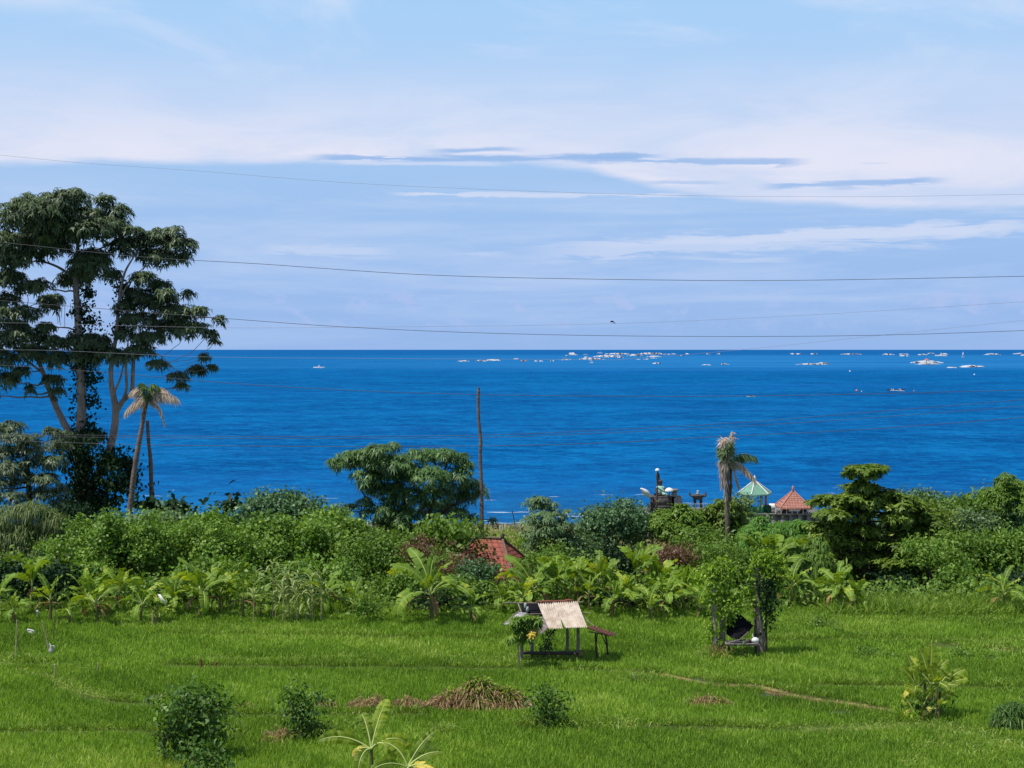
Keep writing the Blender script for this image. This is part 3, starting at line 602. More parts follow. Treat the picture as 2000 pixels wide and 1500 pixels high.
SH = [  # label, cat, px, cy, rx, ry, Y, species, kwargs
 ('large rounded mound of heart-leaved creeper left of centre behind the banana plants','vine thicket',228,1105,112,85,86,'vine',dict(L=.17,asp=.9,dens=70,nl=34,lumpsize=.30)),
 ('second creeper-covered mound sloping right of the tall tree below the leaning dead trunk','vine thicket',400,1105,110,72,88,'vine',dict(L=.17,asp=.9,dens=70,nl=30,lumpsize=.32)),
 ('light green creeper patch at the foot of the big tree, above the largest mound','vine thicket',295,1040,70,34,97,'pale',dict(L=.24,asp=.8,dens=34,nl=16)),
 ('bushy tree with rounded top against the sea left of the mango tree','shrub',545,1035,62,62,98,'bluegreen',dict(L=.24,asp=.7,dens=36,nl=20)),
 ('creeper-covered bush with big pale leaves below the rounded tree left of the mango tree','vine thicket',560,1095,95,72,90,'vine',dict(L=.21,asp=.9,dens=52,nl=24)),
 ('darker bush between the creeper thicket and the mango tree','shrub',660,1075,52,62,93,'shrub',dict(L=.24,asp=.75,dens=40,nl=16)),
 ('sparse pale green bush in front of the sea, lower left of the mango tree','shrub',655,1010,24,16,100,'bluegreen',dict(L=.22,asp=.7,dens=30,nl=6)),
 ('low dark bush at the water line right of the dead palm trunk','shrub',450,1035,30,20,103,'darkvine',dict(L=.26,asp=.9,dens=30,nl=7)),
 ('tangled bush right of the pale palm trunks at the water line','shrub',330,1010,36,24,104,'shrub',dict(L=.24,asp=.8,dens=30,nl=9)),
 ('wide low thicket under the mango tree with mixed small leaves','thicket',740,1120,75,62,88,'shrub',dict(L=.18,asp=.7,dens=46,nl=24)),
 ('thicket of fine yellow-green leaves between mango tree and big banana plant','thicket',800,1165,60,52,82,'vine',dict(L=.15,asp=.7,dens=50,nl=16)),
 ('leafy bush under the right side of the mango tree','shrub',880,1055,62,36,96,'shrub',dict(L=.26,asp=.7,dens=36,nl=14)),
 ('brownish dry bush below the mango tree, left one','dry bush',828,1086,44,32,86.5,'red',dict(L=.14,asp=.5,dens=50,nl=10)),
 ('brownish dry bush with withered pale leaves left of the tiled roof','dry bush',903,1118,48,38,86,'red',dict(L=.15,asp=.5,dens=50,nl=12)),
 ('round dark green bush covering the lower left corner of the tiled roof','shrub',930,1135,32,32,84,'bluegreen',dict(L=.18,asp=.7,dens=44,nl=14)),
 ('dark leafy bush below the dry bush, left of the open hut','shrub',895,1175,52,40,80.5,'shrub',dict(L=.17,asp=.7,dens=44,nl=14)),
 ('bright grassy green bush between the tiled roof and the narrow pale-topped tree','shrub',1005,1062,28,26,112,'lime',dict(L=.20,asp=.4,dens=34,nl=8)),
 ('dense bush with small pale leaves left of the street lamp','shrub',1205,1048,68,58,100,'bluegreen',dict(L=.22,asp=.6,dens=44,nl=26,lumpsize=.36)),
 ('yellow-green bush between the pale-topped tree and the bush left of the street lamp','shrub',1128,1080,36,40,98,'pale',dict(L=.20,asp=.7,dens=36,nl=12)),
 ('dark-centred bush with lime leaf tips right of the street lamp','shrub',1325,1040,46,44,99,'shrub',dict(L=.24,asp=.45,dens=36,nl=16,k=5)),
 ('taller bush with orange-yellow young leaves left of the dead palm','shrub',1408,1040,40,60,101,'almond',dict(L=.26,asp=.4,dens=22,nl=18,k=5)),
 ('leafy bush wrapped round the foot of the dead palm','shrub',1445,1030,42,46,104,'pale',dict(L=.22,asp=.6,dens=36,nl=14)),
 ('brownish red dry bush below the street lamp','dry bush',1310,1098,54,34,89,'red',dict(L=.15,asp=.45,dens=52,nl=16)),
 ('low green bush below the orange-tipped bush','shrub',1390,1105,40,36,90,'shrub',dict(L=.20,asp=.6,dens=42,nl=12)),
 ('feathery light green tree below the green-roofed pavilion','tree',1490,1072,58,46,96,'feather',dict(L=.30,asp=.22,dens=26,nl=18,k=6,droop=.4)),
 ('feathery light green tree below the red-roofed pavilion','tree',1575,1070,56,42,98,'feather',dict(L=.30,asp=.22,dens=26,nl=18,k=6,droop=.4)),
 ('pale grey-green bush in front of the temple wall between the two pavilions','shrub',1530,1046,40,18,106,'pale',dict(L=.22,asp=.6,dens=34,nl=9)),
 ('drooping feathery dark green tree behind the right vine pillar','tree',1580,1125,48,62,86,'shrub',dict(L=.34,asp=.22,dens=24,nl=18,k=6,droop=.6)),
 ('shrub of fine shiny leaves behind the tiered broad-leaved tree, against the sea','shrub',1810,1000,60,36,104,'bluegreen',dict(L=.22,asp=.55,dens=40,nl=16)),
 ('tall round green tree at the right edge against the sea','tree',1968,992,70,54,104,'shrub',dict(L=.32,asp=.3,dens=15,nl=34,k=6,droop=.3,lumpsize=.34)),
 ('wide bush with small grey-green leaves below the tree at the right edge','shrub',1870,1045,72,44,98,'pale',dict(L=.20,asp=.5,dens=44,nl=22)),
 ('light green leafy tree right of the tiered broad-leaved tree','tree',1905,1105,78,56,90,'shrub',dict(L=.24,asp=.6,dens=40,nl=26)),
 ('bright creeper-like bush at the right edge of the photo','shrub',1990,1100,50,60,89,'vine',dict(L=.19,asp=.6,dens=36,nl=16)),
 ('dark lower bush with pale green leaf sprays right of the tiered tree','shrub',1890,1160,62,42,83,'shrub',dict(L=.24,asp=.8,dens=34,nl=14)),
 ('bush coloured dark for shade at the field edge under the tiered tree','shrub',1760,1165,60,34,88,'darkvine',dict(L=.24,asp=.7,dens=34,nl=14)),  # near-black leaf colour stands in for the shade under the tiers
 ('dark leafy bush at the field edge behind the young banana plants on the left','shrub',330,1175,90,42,80.5,'shrub',dict(L=.20,asp=.8,dens=36,nl=18)),
 ('dark leafy bush at the far left behind the banana row','shrub',60,1150,90,50,82,'darkvine',dict(L=.24,asp=.7,dens=34,nl=16)),
 ('green bush behind the banana row below the second creeper mound','shrub',500,1165,80,42,81,'shrub',dict(L=.20,asp=.8,dens=36,nl=16)),
 ('small dense shrub standing in front of the thicket at the field edge','shrub',718,1195,24,36,75.5,'shrub',dict(L=.16,asp=.5,dens=50,nl=8)),
 ('leafy bush filling the gap behind the open hut','shrub',1100,1150,110,50,83,'shrub',dict(L=.20,asp=.7,dens=32,nl=18)),
 ('leafy bush behind the banana plants right of the open hut','shrub',1290,1165,100,48,81.5,'lime',dict(L=.20,asp=.7,dens=28,nl=18)),
 ('dark bush at the right edge behind the lone banana plant','shrub',1980,1175,60,45,82,'darkvine',dict(L=.24,asp=.7,dens=30,nl=12)),
 ('low clump of leafy growth beside the drooping bamboo on the left','shrub',150,1045,50,50,93,'darkvine',dict(L=.2,asp=.5,dens=34,nl=14)),
]
SH += [
 ('green bush just beyond the right edge of the photo at the field edge','shrub',2110,1150,80,60,83,'shrub',dict(L=.22,asp=.6,dens=36,nl=20)),
 ('leafy bush beyond the right edge of the photo near the sea','shrub',2120,1050,90,50,97,'vine',dict(L=.24,asp=.6,dens=32,nl=20)),
 ('leafy bush beyond the left edge of the photo at the field edge','shrub',-110,1140,80,60,83,'shrub',dict(L=.22,asp=.6,dens=36,nl=20)),
 ('broad-leaved bush joining the tiered tree to the bushes on its right','shrub',1795,1028,62,40,95,'almond',dict(L=.26,asp=.55,dens=40,nl=24,lumpsize=.34)),
 ('mixed green bush at the water line left of the tree at the right edge','shrub',1880,1005,50,30,103,'shrub',dict(L=.24,asp=.55,dens=40,nl=16)),
 ('wide creeper thicket closing the gap between the two largest mounds','vine thicket',320,1075,70,50,92,'vine',dict(L=.19,asp=.9,dens=52,nl=20,lumpsize=.34)),
 ('rising creeper thicket below the leafless dark palm trunk','vine thicket',400,1045,70,36,96,'vine',dict(L=.19,asp=.9,dens=52,nl=20,lumpsize=.36)),
 ('creeper hillock in front of the sea left of the rounded tree','vine thicket',480,1050,55,36,97,'bluegreen',dict(L=.24,asp=.9,dens=52,nl=16)),
 ('creeper thicket directly left of the mango tree foot','vine thicket',640,1050,62,44,97,'vine',dict(L=.21,asp=.9,dens=52,nl=18)),
 ('mixed bush at the foot of the mango tree trunk','shrub',760,1072,60,30,99,'shrub',dict(L=.22,asp=.6,dens=36,nl=14)),
 ('leafy thicket below the mango tree on the right','thicket',840,1110,66,40,90,'shrub',dict(L=.2,asp=.8,dens=36,nl=16)),
 ('low leafy bush half hiding the tiled roof from below','shrub',985,1172,48,30,84,'shrub',dict(L=.2,asp=.7,dens=36,nl=12)),
 ('dark bush below the narrow tiered tree','shrub',1085,1110,60,40,92,'shrub',dict(L=.2,asp=.6,dens=36,nl=14)),
 ('dark leafy bush below the bush with small pale leaves','shrub',1195,1105,70,36,90,'darkvine',dict(L=.2,asp=.6,dens=36,nl=14)),
 ('dark leafy bush between the dry red bush and the dead palm','shrub',1375,1075,60,36,95,'shrub',dict(L=.22,asp=.5,dens=36,nl=14)),
 ('mid green bush behind the left vine pillar','shrub',1440,1120,62,50,86,'shrub',dict(L=.22,asp=.5,dens=36,nl=18)),
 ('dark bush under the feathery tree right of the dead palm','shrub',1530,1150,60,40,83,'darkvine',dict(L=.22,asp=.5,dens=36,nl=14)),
 ('inner bush coloured dark for shade, hiding the trunk of the tiered tree','shrub',1700,1100,80,56,98,'darkvine',dict(L=.26,asp=.6,dens=30,nl=22)),  # deep shade round the trunk is put into this leaf colour
 ('broad-leaved bush left of the tiered tree trunk','shrub',1640,1070,50,44,93,'almond',dict(L=.26,asp=.55,dens=34,nl=16)),
 ('greyish bush joining the tiered tree to the tree at the right edge','shrub',1770,1045,70,44,97,'pale',dict(L=.22,asp=.5,dens=38,nl=20)),
 ('dark bush beneath the round tree at the right edge','shrub',1960,1045,66,36,99,'darkvine',dict(L=.24,asp=.6,dens=36,nl=16)),
 ('leafy bush in the middle of the right thicket with bright tops','shrub',1820,1100,66,46,88,'vine',dict(L=.17,asp=.6,dens=36,nl=20)),
 ('bright leafy bush above the right field edge beside the lone banana plant','shrub',1905,1175,60,36,81,'vine',dict(L=.17,asp=.8,dens=36,nl=14)),
 ('green bush at the far left edge above the banana row','vine thicket',20,1130,60,40,86,'shrub',dict(L=.24,asp=.7,dens=36,nl=14)),
 ('creeper bush behind the banana row, left part','vine thicket',140,1150,70,46,83,'vine',dict(L=.2,asp=.9,dens=52,nl=18)),
 ('creeper bush behind the banana row below the closed gap','vine thicket',410,1150,80,46,82.5,'vine',dict(L=.2,asp=.9,dens=52,nl=20)),
 ('creeper bush behind the cane clump','vine thicket',610,1150,70,46,82.5,'vine',dict(L=.2,asp=.9,dens=52,nl=18)),
 ('dark-leaved bush beneath the thicket behind the large single banana plant','shrub',870,1195,90,34,79,'darkvine',dict(L=.18,asp=.6,dens=36,nl=16)),
 ('dark-leaved bush beneath the banana plants right of the open hut','shrub',1250,1190,110,34,79.5,'darkvine',dict(L=.18,asp=.6,dens=30,nl=16)),
 ('umbrella-leaved sapling poking above the creeper left of the rounded tree','sapling',452,985,12,7,101,'darkvine',dict(L=.42,asp=.5,dens=7,nl=3,k=8,droop=.5,base=False)),
 ('umbrella-leaved sapling beside the foot of the dark bare trunk','sapling',292,988,17,9,101,'darkvine',dict(L=.42,asp=.5,dens=7,nl=3,k=8,droop=.5,base=False)),
 ('umbrella-leaved sapling with hanging vines right of the dark bare trunk','sapling',345,990,14,9,101,'darkvine',dict(L=.42,asp=.5,dens=7,nl=3,k=8,droop=.5,base=False)),
 ('round dark creeper knob at the water line','sapling',397,1018,11,12,101,'darkvine',dict(L=.3,asp=.8,dens=30,nl=3,base=False)),
]
for lab, cat, px, cy, rx, ry, Y, sp, kw in SH:
    if Y < 85.5: Y -= 2.2 if px < 1450 else 1.0
    nm = {'vine thicket':'vine_thicket','shrub':'shrub','thicket':'thicket','dry bush':'dry_bush','tree':'tree','sapling':'sapling'}[cat]
    shrub(nm, lab, cat, px, cy, rx, ry, Y, sp, **kw)
# withered pale leaves beside the tiled roof
# ---------------------------------------------------------------- trees with drawn skeletons
def ptree(name, label, Y, stems, blobs, sp, L, asp, k, dens, droop, barkm='bark', dep=1.0, zig=1.0, extra=None, inner=.2, branch_r=.09, cat='tree'):
    """stems: list of [(px,py,r_m,dy)...]; blobs in photo pixels at distance Y"""
    b0 = stems[0][0]; g_ = P(b0[0], b0[1], Y+b0[3]); g_[2] = float(gz(Y+b0[3])); root = thing(name, label, cat, tuple(g_))
    mt_ = MB(); sk = []
    for k_, st in enumerate(stems):
        p = np.array([P(a, b_, Y+dy) for a, b_, r_, dy in st]); r = np.array([q[2] for q in st])
        if k_ == 0: p = np.concatenate([[g_-[0, 0, .2]], p]) if g_[2] < p[0][2]-.3 else p; r = np.concatenate([[r[0]*1.1], r]) if len(p) > len(r) else r
        sp_ = spline(np.column_stack([p, r]), 6); mt_.tube(sp_[:, :3], np.maximum(sp_[:, 3], .02), 10, cap=False); sk.append(sp_)
    skp = np.concatenate(sk)
    bl = []
    for px, py, rx, ry in blobs:
        b_ = blob(px, py, rx, ry, Y, dep); b_[1] += rng.normal()*zig*b_[3]*.9; bl.append(b_)
    mbr = MB()
    for b_ in bl:
        c = np.array(b_[:3]); dd = np.linalg.norm(skp[:, :3]-c, axis=1)+np.maximum(0, skp[:, 2]-c[2])*2.5
        j = dd.argmin(); r0 = min(branch_r, skp[j, 3]*.55); limb(mbr, skp[j, :3], c, r0, .025, sag=-.06, n=7, sides=5)
        for _ in range(3): limb(mbr, c-np.array([0, 0, b_[5]*.4]), c+rand_dirs(1)[0]*np.array(b_[3:])*.8, .03, .012, n=4, sides=4)
    for a_ in ('v', 'f', 't', 'mi'): setattr(mt_, a_, getattr(mt_, a_)+([x+mt_.k for x in mbr.f] if a_ == 'f' else getattr(mbr, a_)))
    mt_.build('trunk', M[barkm], root, smooth=True)
    mb = MB(); foliage(mb, bl, dens, L, asp, k, droop, inner=inner)
    mb.build('crown', M[sp], root)
    return root, skp
big = [(70,410,30,22),(45,432,28,18),(130,405,35,18),(165,400,28,18),(205,392,17,11),(110,430,45,22),(170,430,42,22),(232,415,20,13),(75,450,40,20),(130,455,48,18),(195,455,38,20),(230,445,24,18),
 (40,478,36,18),(100,483,38,15),(8,505,22,22),(55,505,32,15),(265,452,18,8),(245,480,30,15),(290,470,28,16),(312,460,22,12),(340,458,16,13),(348,482,24,17),(372,474,9,8),(362,502,13,10),(300,500,34,13),
 (170,500,32,14),(190,522,32,18),(215,537,16,12),(165,532,22,12),(125,543,26,13),(92,560,20,11),(20,545,26,16),(42,562,20,10),(12,590,22,15),(85,583,20,9),(18,615,24,12),(62,612,24,12),(88,598,16,8),(22,634,20,8),(100,640,17,9),
 (288,545,22,12),(308,560,20,12),(262,572,20,10),(334,578,18,10),(366,574,10,7),(300,592,34,16),(246,602,16,14),(350,610,28,13),(396,608,14,8),(428,624,10,7),(272,626,30,14),(322,636,34,15),(370,642,28,12),(408,652,14,7),(290,660,30,11),(248,652,16,9),(418,668,8,6),
 (60,655,26,14),(20,665,22,16),(100,666,24,12),(150,670,26,16),(190,670,26,16),(213,692,22,14),(162,696,26,16),(112,702,22,15),(60,692,26,15),(20,702,22,18),(272,685,24,10),(238,700,16,8),
 (15,740,18,14),(62,762,9,10),(40,725,14,9),(98,742,16,10),(112,765,10,10),(392,698,9,7),(372,722,16,8),(404,718,10,6),(345,735,16,7),(352,755,11,6),(306,712,17,9),(-20,640,26,20),(-25,560,28,24),(-30,500,22,18),(-20,700,26,20),(-15,770,18,12)]
big = [(a, b_, c_*1.2, d_*1.2) for a, b_, c_, d_ in big]
YB = 115
bt, _ = ptree('big_tree', 'huge spreading tree with umbrella-like grey-green crown tiers at the left of the photo', YB,
 [[(158,1130,.95,0),(158,1000,.80,0),(158,915,.52,0),(154,870,.42,0),(160,790,.36,0),(155,700,.33,0),(152,620,.27,0),(148,545,.22,0),(152,480,.14,0),(150,425,.06,0)],
  [(158,915,.40,0),(150,868,.32,0),(128,832,.28,.3),(104,782,.23,.6),(85,730,.18,1),(70,690,.13,1),(55,640,.08,1),(54,600,.06,1)],
  [(160,1000,.55,-.3),(180,945,.36,-.5),(203,905,.33,-.6),(219,860,.30,-.6),(226,805,.28,-.6),(217,745,.20,-.8),(219,700,.17,-.8),(228,650,.15,-.8),(232,590,.12,-.8),(243,535,.09,-.8),(262,500,.06,-.8)],
  [(226,805,.26,-.6),(240,783,.2,-.6),(257,765,.17,-.6),(260,720,.15,-.4),(265,680,.11,-.2),(290,640,.07,0),(320,600,.04,0)],
  [(236,790,.14,-.8),(247,760,.12,-1),(246,715,.11,-1),(250,670,.07,-1)],
  [(224,765,.1,-.8),(236,735,.08,-.9),(242,705,.06,-1)],
  [(257,700,.07,-.4),(300,690,.05,-.4),(322,702,.04,-.6),(330,715,.02,-.6)],
  [(232,590,.08,-.8),(255,545,.05,-.8),(275,528,.04,-.8),(300,510,.03,-.8)],
  [(148,545,.14,0),(110,520,.10,.3),(70,510,.07,.5),(20,520,.04,.5)],
  [(150,500,.12,0),(185,490,.08,0),(230,470,.05,0)],
  [(85,730,.10,1),(50,700,.07,1),(10,650,.05,1)]],
 big, 'kapok', .40, .30, 7, 8.6, .40, dep=1.25, zig=1.4)
# climbing vines on its trunks
mb = MB(); vb = []
for (px, py, rx, ry) in [(168,580,9,18),(150,610,10,16),(170,630,10,18),(148,650,10,16),(172,690,13,20),(150,720,12,20),(172,745,12,20),(150,775,9,20),(172,790,8,20),(152,815,10,18),(170,830,9,16),(165,850,20,14),(185,858,14,10),(140,860,20,16),(232,560,6,12),(236,600,9,14),(240,575,12,12),(228,645,7,12)]:
    vb.append(blob(px+6, py, rx*.72, ry*.9, YB+.25, 1.0))
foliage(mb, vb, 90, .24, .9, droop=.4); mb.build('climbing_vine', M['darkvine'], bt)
mb = MB()
for px in (112,116,118,122,127,138): a = P(px, 590+rng.uniform(-8, 8), YB-.4); b_ = P(px+rng.uniform(-3, 3), rng.uniform(612, 640), YB-.4); mb.tube([a, (a+b_)/2+rng.normal(size=3)*.04, b_], .022, 4)
mb.build('hanging_roots', M['barkdark'], bt)
mg = [(770,868,12,8),(745,872,24,9),(722,884,28,10),(690,892,32,10),(662,900,18,9),(655,905,14,8),(700,908,35,13),(740,900,30,15),(780,900,30,16),(820,892,30,14),(850,888,26,12),(872,884,20,9),(890,898,24,14),(910,910,14,10),(900,925,22,14),
 (720,930,28,14),(760,930,32,18),(800,925,32,18),(845,925,34,18),(880,945,26,15),(920,955,24,14),(938,962,12,10),(725,955,22,10),(760,960,30,17),(800,965,30,18),(850,965,34,16),(900,978,28,12),(712,980,17,8),(690,988,10,7),(715,1000,12,9),
 (760,995,28,17),(800,1005,32,18),(850,1000,34,14),(895,1000,20,9),(925,1010,12,7),(770,1030,24,15),(810,1040,28,15),(860,1030,24,12),(668,990,11,7),(960,1015,9,5)]
mg = [(a, b_+2, c_*1.08, d_*1.22) for a, b_, c_, d_ in mg]+[(745,1025,22,14),(780,1058,30,16),(840,1058,30,15),(815,1078,34,14),(730,1040,14,9),(885,1035,20,11),(905,1055,16,9)]
ptree('mango_tree', 'broad dark mango tree with long drooping leaves, left of the tall bare trunk', 104,
 [[(808,1150,.34,0),(806,1080,.28,0),(800,1030,.22,0),(790,980,.17,0),(770,930,.10,0),(745,895,.05,0)],
  [(806,1070,.2,0),(830,1020,.15,0),(852,970,.11,0),(868,920,.07,0),(875,895,.04,0)],
  [(830,1020,.12,0),(880,990,.09,0),(915,975,.05,0),(935,965,.03,0)],
  [(802,1035,.13,0),(750,1000,.09,0),(718,975,.06,0),(700,945,.04,0),(690,910,.03,0)]],
 mg, 'mango', .40, .22, 8, 7.6, .4, barkm='barkdark', dep=1.25, zig=1.2)
# pale feathery-topped narrow tree
nt_ = [(1052,975,22,8),(1042,990,22,10),(1072,988,18,9),(1060,1003,30,12),(1085,1008,22,12),(1038,1018,22,12),(1065,1025,34,14),(1098,1028,22,14),(1040,1042,24,12),(1075,1048,34,14),(1100,1055,20,13),(1050,1068,28,12),(1082,1075,32,12),(1055,1092,22,12),(1085,1098,24,12),(1108,1000,9,6),(1112,1075,14,9)]
ptree('narrow_tree', 'narrow tree with yellowish young leaf tips in tiers, right of the tiled roof', 97,
 [[(1070,1180,.16,0),(1068,1100,.13,0),(1066,1040,.09,0),(1056,975,.04,0)]], nt_, 'pale', .30, .28, 7, 11, .35, barkm='barkdark', dep=.9)
# tiered broad-leaved tree
al = [(a, b_, c_*1.05, d_*(.95 if b_ < 970 else 1.05)) for a, b_, c_, d_ in [(1690,915,36,7),(1655,925,12,5),(1712,916,22,8),(1675,925,24,10),(1700,930,20,9),(1685,942,12,6),(1695,958,36,11),(1688,950,16,9),(1678,944,10,7),(1660,972,28,9),(1735,962,18,8),(1620,978,24,9),(1598,985,16,6),(1645,985,36,12),(1700,978,34,12),(1745,985,26,10),(1782,985,26,8),(1805,998,14,6),
 (1590,1060,22,12),(1610,1085,20,10),(1760,975,24,9),(1800,1012,26,9),(1825,1025,18,8),(1780,1048,26,10),(1620,1000,30,8),(1680,1005,38,12),(1740,1008,30,10),(1640,1028,26,10),(1600,1035,20,9),(1690,1035,32,12),(1760,1030,30,9),(1800,1035,18,8),(1660,1058,24,10),(1715,1062,30,12),(1755,1060,30,10),
 (1705,1085,22,9),(1670,1092,26,9),(1740,1092,32,8),(1650,1108,20,11),(1645,1130,18,10),(1700,1120,24,10),(1780,1105,22,9),(1720,1145,30,10),(1790,1140,30,10),(1680,1150,24,10),(1640,1160,18,10)]]
ptree('tiered_tree', 'dark broad-leaved tree in flat tiers with a small umbrella top, right of the red-roofed pavilion', 92,
 [[(1690,1190,.26,0),(1688,1100,.20,0),(1686,1020,.14,0),(1688,965,.10,0),(1686,935,.05,0)]], al, 'almond', .27, .55, 6, 15, .15, barkm='barkdark', dep=1.3, zig=1.0)
# darker trees at the far left
lt_ = [(15,835,24,12),(-10,845,24,16),(30,858,26,14),(70,855,20,9),(100,842,18,8),(120,850,20,9),(10,885,30,16),(55,880,30,16),(95,875,26,14),(30,912,32,16),(75,905,30,16),(110,900,24,14),(15,940,30,16),(60,938,30,16),(100,935,26,14),(40,965,30,14),(85,965,28,14),(118,960,18,14),(112,985,16,12),(-15,900,24,20),(-15,950,24,20)]
ptree('drooping_tree', 'rounded tree with clustered pale-tipped leaves at the left edge below the huge tree', 108,
 [[(60,1120,.3,0),(58,1000,.24,0),(55,930,.17,0),(50,870,.08,0)]], lt_, 'kapok', .34, .28, 7, 9, .4, barkm='barkdark', dep=1.1)
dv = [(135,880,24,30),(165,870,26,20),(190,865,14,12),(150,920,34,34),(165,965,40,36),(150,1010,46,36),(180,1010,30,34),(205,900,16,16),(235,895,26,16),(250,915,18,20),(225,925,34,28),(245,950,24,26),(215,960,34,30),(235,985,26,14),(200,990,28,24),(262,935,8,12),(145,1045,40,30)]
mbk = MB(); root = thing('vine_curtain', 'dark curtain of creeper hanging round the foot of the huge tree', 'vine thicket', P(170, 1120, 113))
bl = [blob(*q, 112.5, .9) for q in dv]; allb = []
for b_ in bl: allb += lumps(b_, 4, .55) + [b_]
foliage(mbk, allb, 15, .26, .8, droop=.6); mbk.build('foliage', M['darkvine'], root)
ms = MB()
for px in (150,185,215,240): limb(ms, P(px, 1120, 112.8), P(px+8, 930, 112.8), .1, .04)
ms.build('stem', M['barkdark'], root)
# bamboo-like drooping clump on the left
mb = MB(); root = thing('bamboo_clump', 'drooping bamboo clump with fine yellowish leaves at the left edge above the banana row', 'bamboo', P(60, 1190, 91))
bl = [blob(*q, 91, .9) for q in [(20,1010,36,24),(65,1000,34,22),(100,1020,28,24),(40,1045,44,26),(90,1060,34,30),(10,1075,36,34),(60,1085,50,30),(110,1085,20,28),(120,1040,14,20),(-20,1040,30,36)]]
foliage(mb, bl, 20, .40, .13, 5, .7, inner=.25); mb.build('foliage', M['bamboo'], root)
ms = MB()
for b_ in bl: limb(ms, [b_[0]*.5+P(60, 1190, 91)[0]*.5, 91, float(gz(91))], b_[:3], .06, .02, sag=.05)
ms.build('stem', M['bamboopole'], root)
# ---------------------------------------------------------------- palms and bare trunks
def frond(mb, ms, pts, LL, hang=.7, dens=60, w_=.075, mi=0):
    dens = int(dens*1.3)
    c = spline(np.asarray(pts), 8); ms.tube(c, np.linspace(.05, .015, len(c)), 5)
    n = dens; t = np.sort(rng.random(n))*.97+.03; i = (t*(len(c)-1)).astype(int).clip(0, len(c)-2); fr = (t*(len(c)-1)-i)[:, None]
    p = c[i]*(1-fr)+c[i+1]*fr; tg = unit(c[i+1]-c[i])
    side = unit(np.cross(tg, [0, 0, 1.])+1e-6)*np.where(rng.random(n) < .5, 1, -1)[:, None]
    d = unit(side*(1-hang)+tg*.45+np.array([0, 0, -1.])*hang+rng.normal(size=(n, 3))*.14)
    wv = unit(np.cross(d, rand_dirs(n))); mb.leaves(p, d, wv, LL*(1-.45*np.abs(t-.4))*rng.uniform(.7, 1.1, n), w_, .15, fold=.05)
def palm(name, label, Y, trunk, r, fr, sp):
    tr = np.array([P(a, b_, Y) for a, b_ in trunk]); g_ = tr[0].copy(); g_[2] = float(gz(Y))-.2; tr = np.concatenate([[g_], tr]) if g_[2] < tr[0][2]-.3 else tr; root = thing(name, label, 'palm' if fr else 'bare trunk', tr[0])
    m1 = MB(); c = spline(tr, 8); rr = np.linspace(r*1.25, r*.8, len(c))*(1+.06*rng.normal(size=len(c))); m1.tube(c, rr, 10)
    m1.build('trunk', M['palmtrunk'], root, smooth=True)
    for pts, LL, hang, dens, spx in fr:
        mb = MB(); ms = MB()
        q = [P(a, b_, Y+dy) for a, b_, dy in pts]; frond(mb, mb, q, LL, hang, dens)
        mb.build('frond', M[spx], root)
    return root
palm('dead_palm', 'dying coconut palm with shaggy hanging grey fronds left of the green-roofed pavilion', 99.5,
 [(1421,1050),(1420,980),(1420,930),(1421,900)], .155,
 [([(1421,905,0),(1414,890,0),(1409,905,-.2),(1410,940,-.3)], .9, .9, 260, 'tan'), ([(1422,905,0),(1416,898,-.3),(1416,930,-.4),(1418,965,-.4)], .9, .95, 240, 'tan'),
  ([(1422,905,0),(1426,900,.2),(1427,935,.2),(1426,968,.2)], .8, .95, 240, 'bananadry'), ([(1423,905,0),(1432,900,0),(1437,925,0),(1443,946,0)], .7, .9, 90, 'tan'),
  ([(1423,902,0),(1440,903,0),(1456,914,0),(1475,935,0)], .75, .85, 170, 'tan'), ([(1424,902,0),(1440,890,.3),(1455,886,.3),(1477,892,.3)], .75, .92, 170, 'pale'),
  ([(1422,905,0),(1418,880,0),(1412,862,0),(1415,855,0)], .9, .55, 220, 'tan'), ([(1422,905,0),(1425,880,0),(1429,858,0),(1430,842,0)], .7, .5, 170, 'tan'),
  ([(1421,905,0),(1414,885,.2),(1409,872,.2),(1405,880,.2)], .7, .7, 130, 'pale'), ([(1422,905,0),(1420,885,-.3),(1422,870,-.4),(1424,862,-.4)], .9, .6, 200, 'pale')], 'tan')
palm('pale_palm', 'withered palm with bleached fronds under the right side of the huge tree', 108,
 [(254,1010),(258,960),(262,925),(268,885),(276,840),(284,795),(288,778)], .19,
 [([(288,778,0),(275,778,0),(262,785,0),(247,800,0)], 1.0, .8, 190, 'tan'), ([(288,778,0),(300,768,0),(322,768,0),(346,776,0)], 1.0, .8, 200, 'tan'),
  ([(288,778,0),(278,764,.3),(268,758,.3),(258,762,.3)], .9, .7, 150, 'tan'), ([(288,778,0),(292,758,0),(297,750,0),(305,752,0)], .9, .6, 150, 'pale'),
  ([(288,778,0),(306,790,-.3),(315,802,-.3),(321,825,-.3)], .6, .9, 130, 'tan'), ([(288,778,0),(287,760,-.3),(282,750,-.3),(276,748,-.3)], .8, .6, 140, 'pale'),
  ([(288,778,0),(300,760,.4),(315,758,.5),(330,765,.5)], .9, .75, 150, 'tan'), ([(288,778,0),(284,790,-.2),(279,800,-.3),(277,812,-.3)], .5, .9, 90, 'bananadry')], 'tan')
palm('bare_palm_trunk', 'leafless dark palm trunk standing right of the withered palm', 117, [(298,1010),(296,960),(294,900),(290,860),(288,822)], .17, [], None)
palm('bare_palm_trunk', 'tall bare palm trunk rising to a ragged top between mango tree and tiled roof', 103,
 [(941,1100),(942,1050),(941,1000),(940,940),(938,890),(939,860),(935,820),(934,780),(935,757)], .13, [], None)

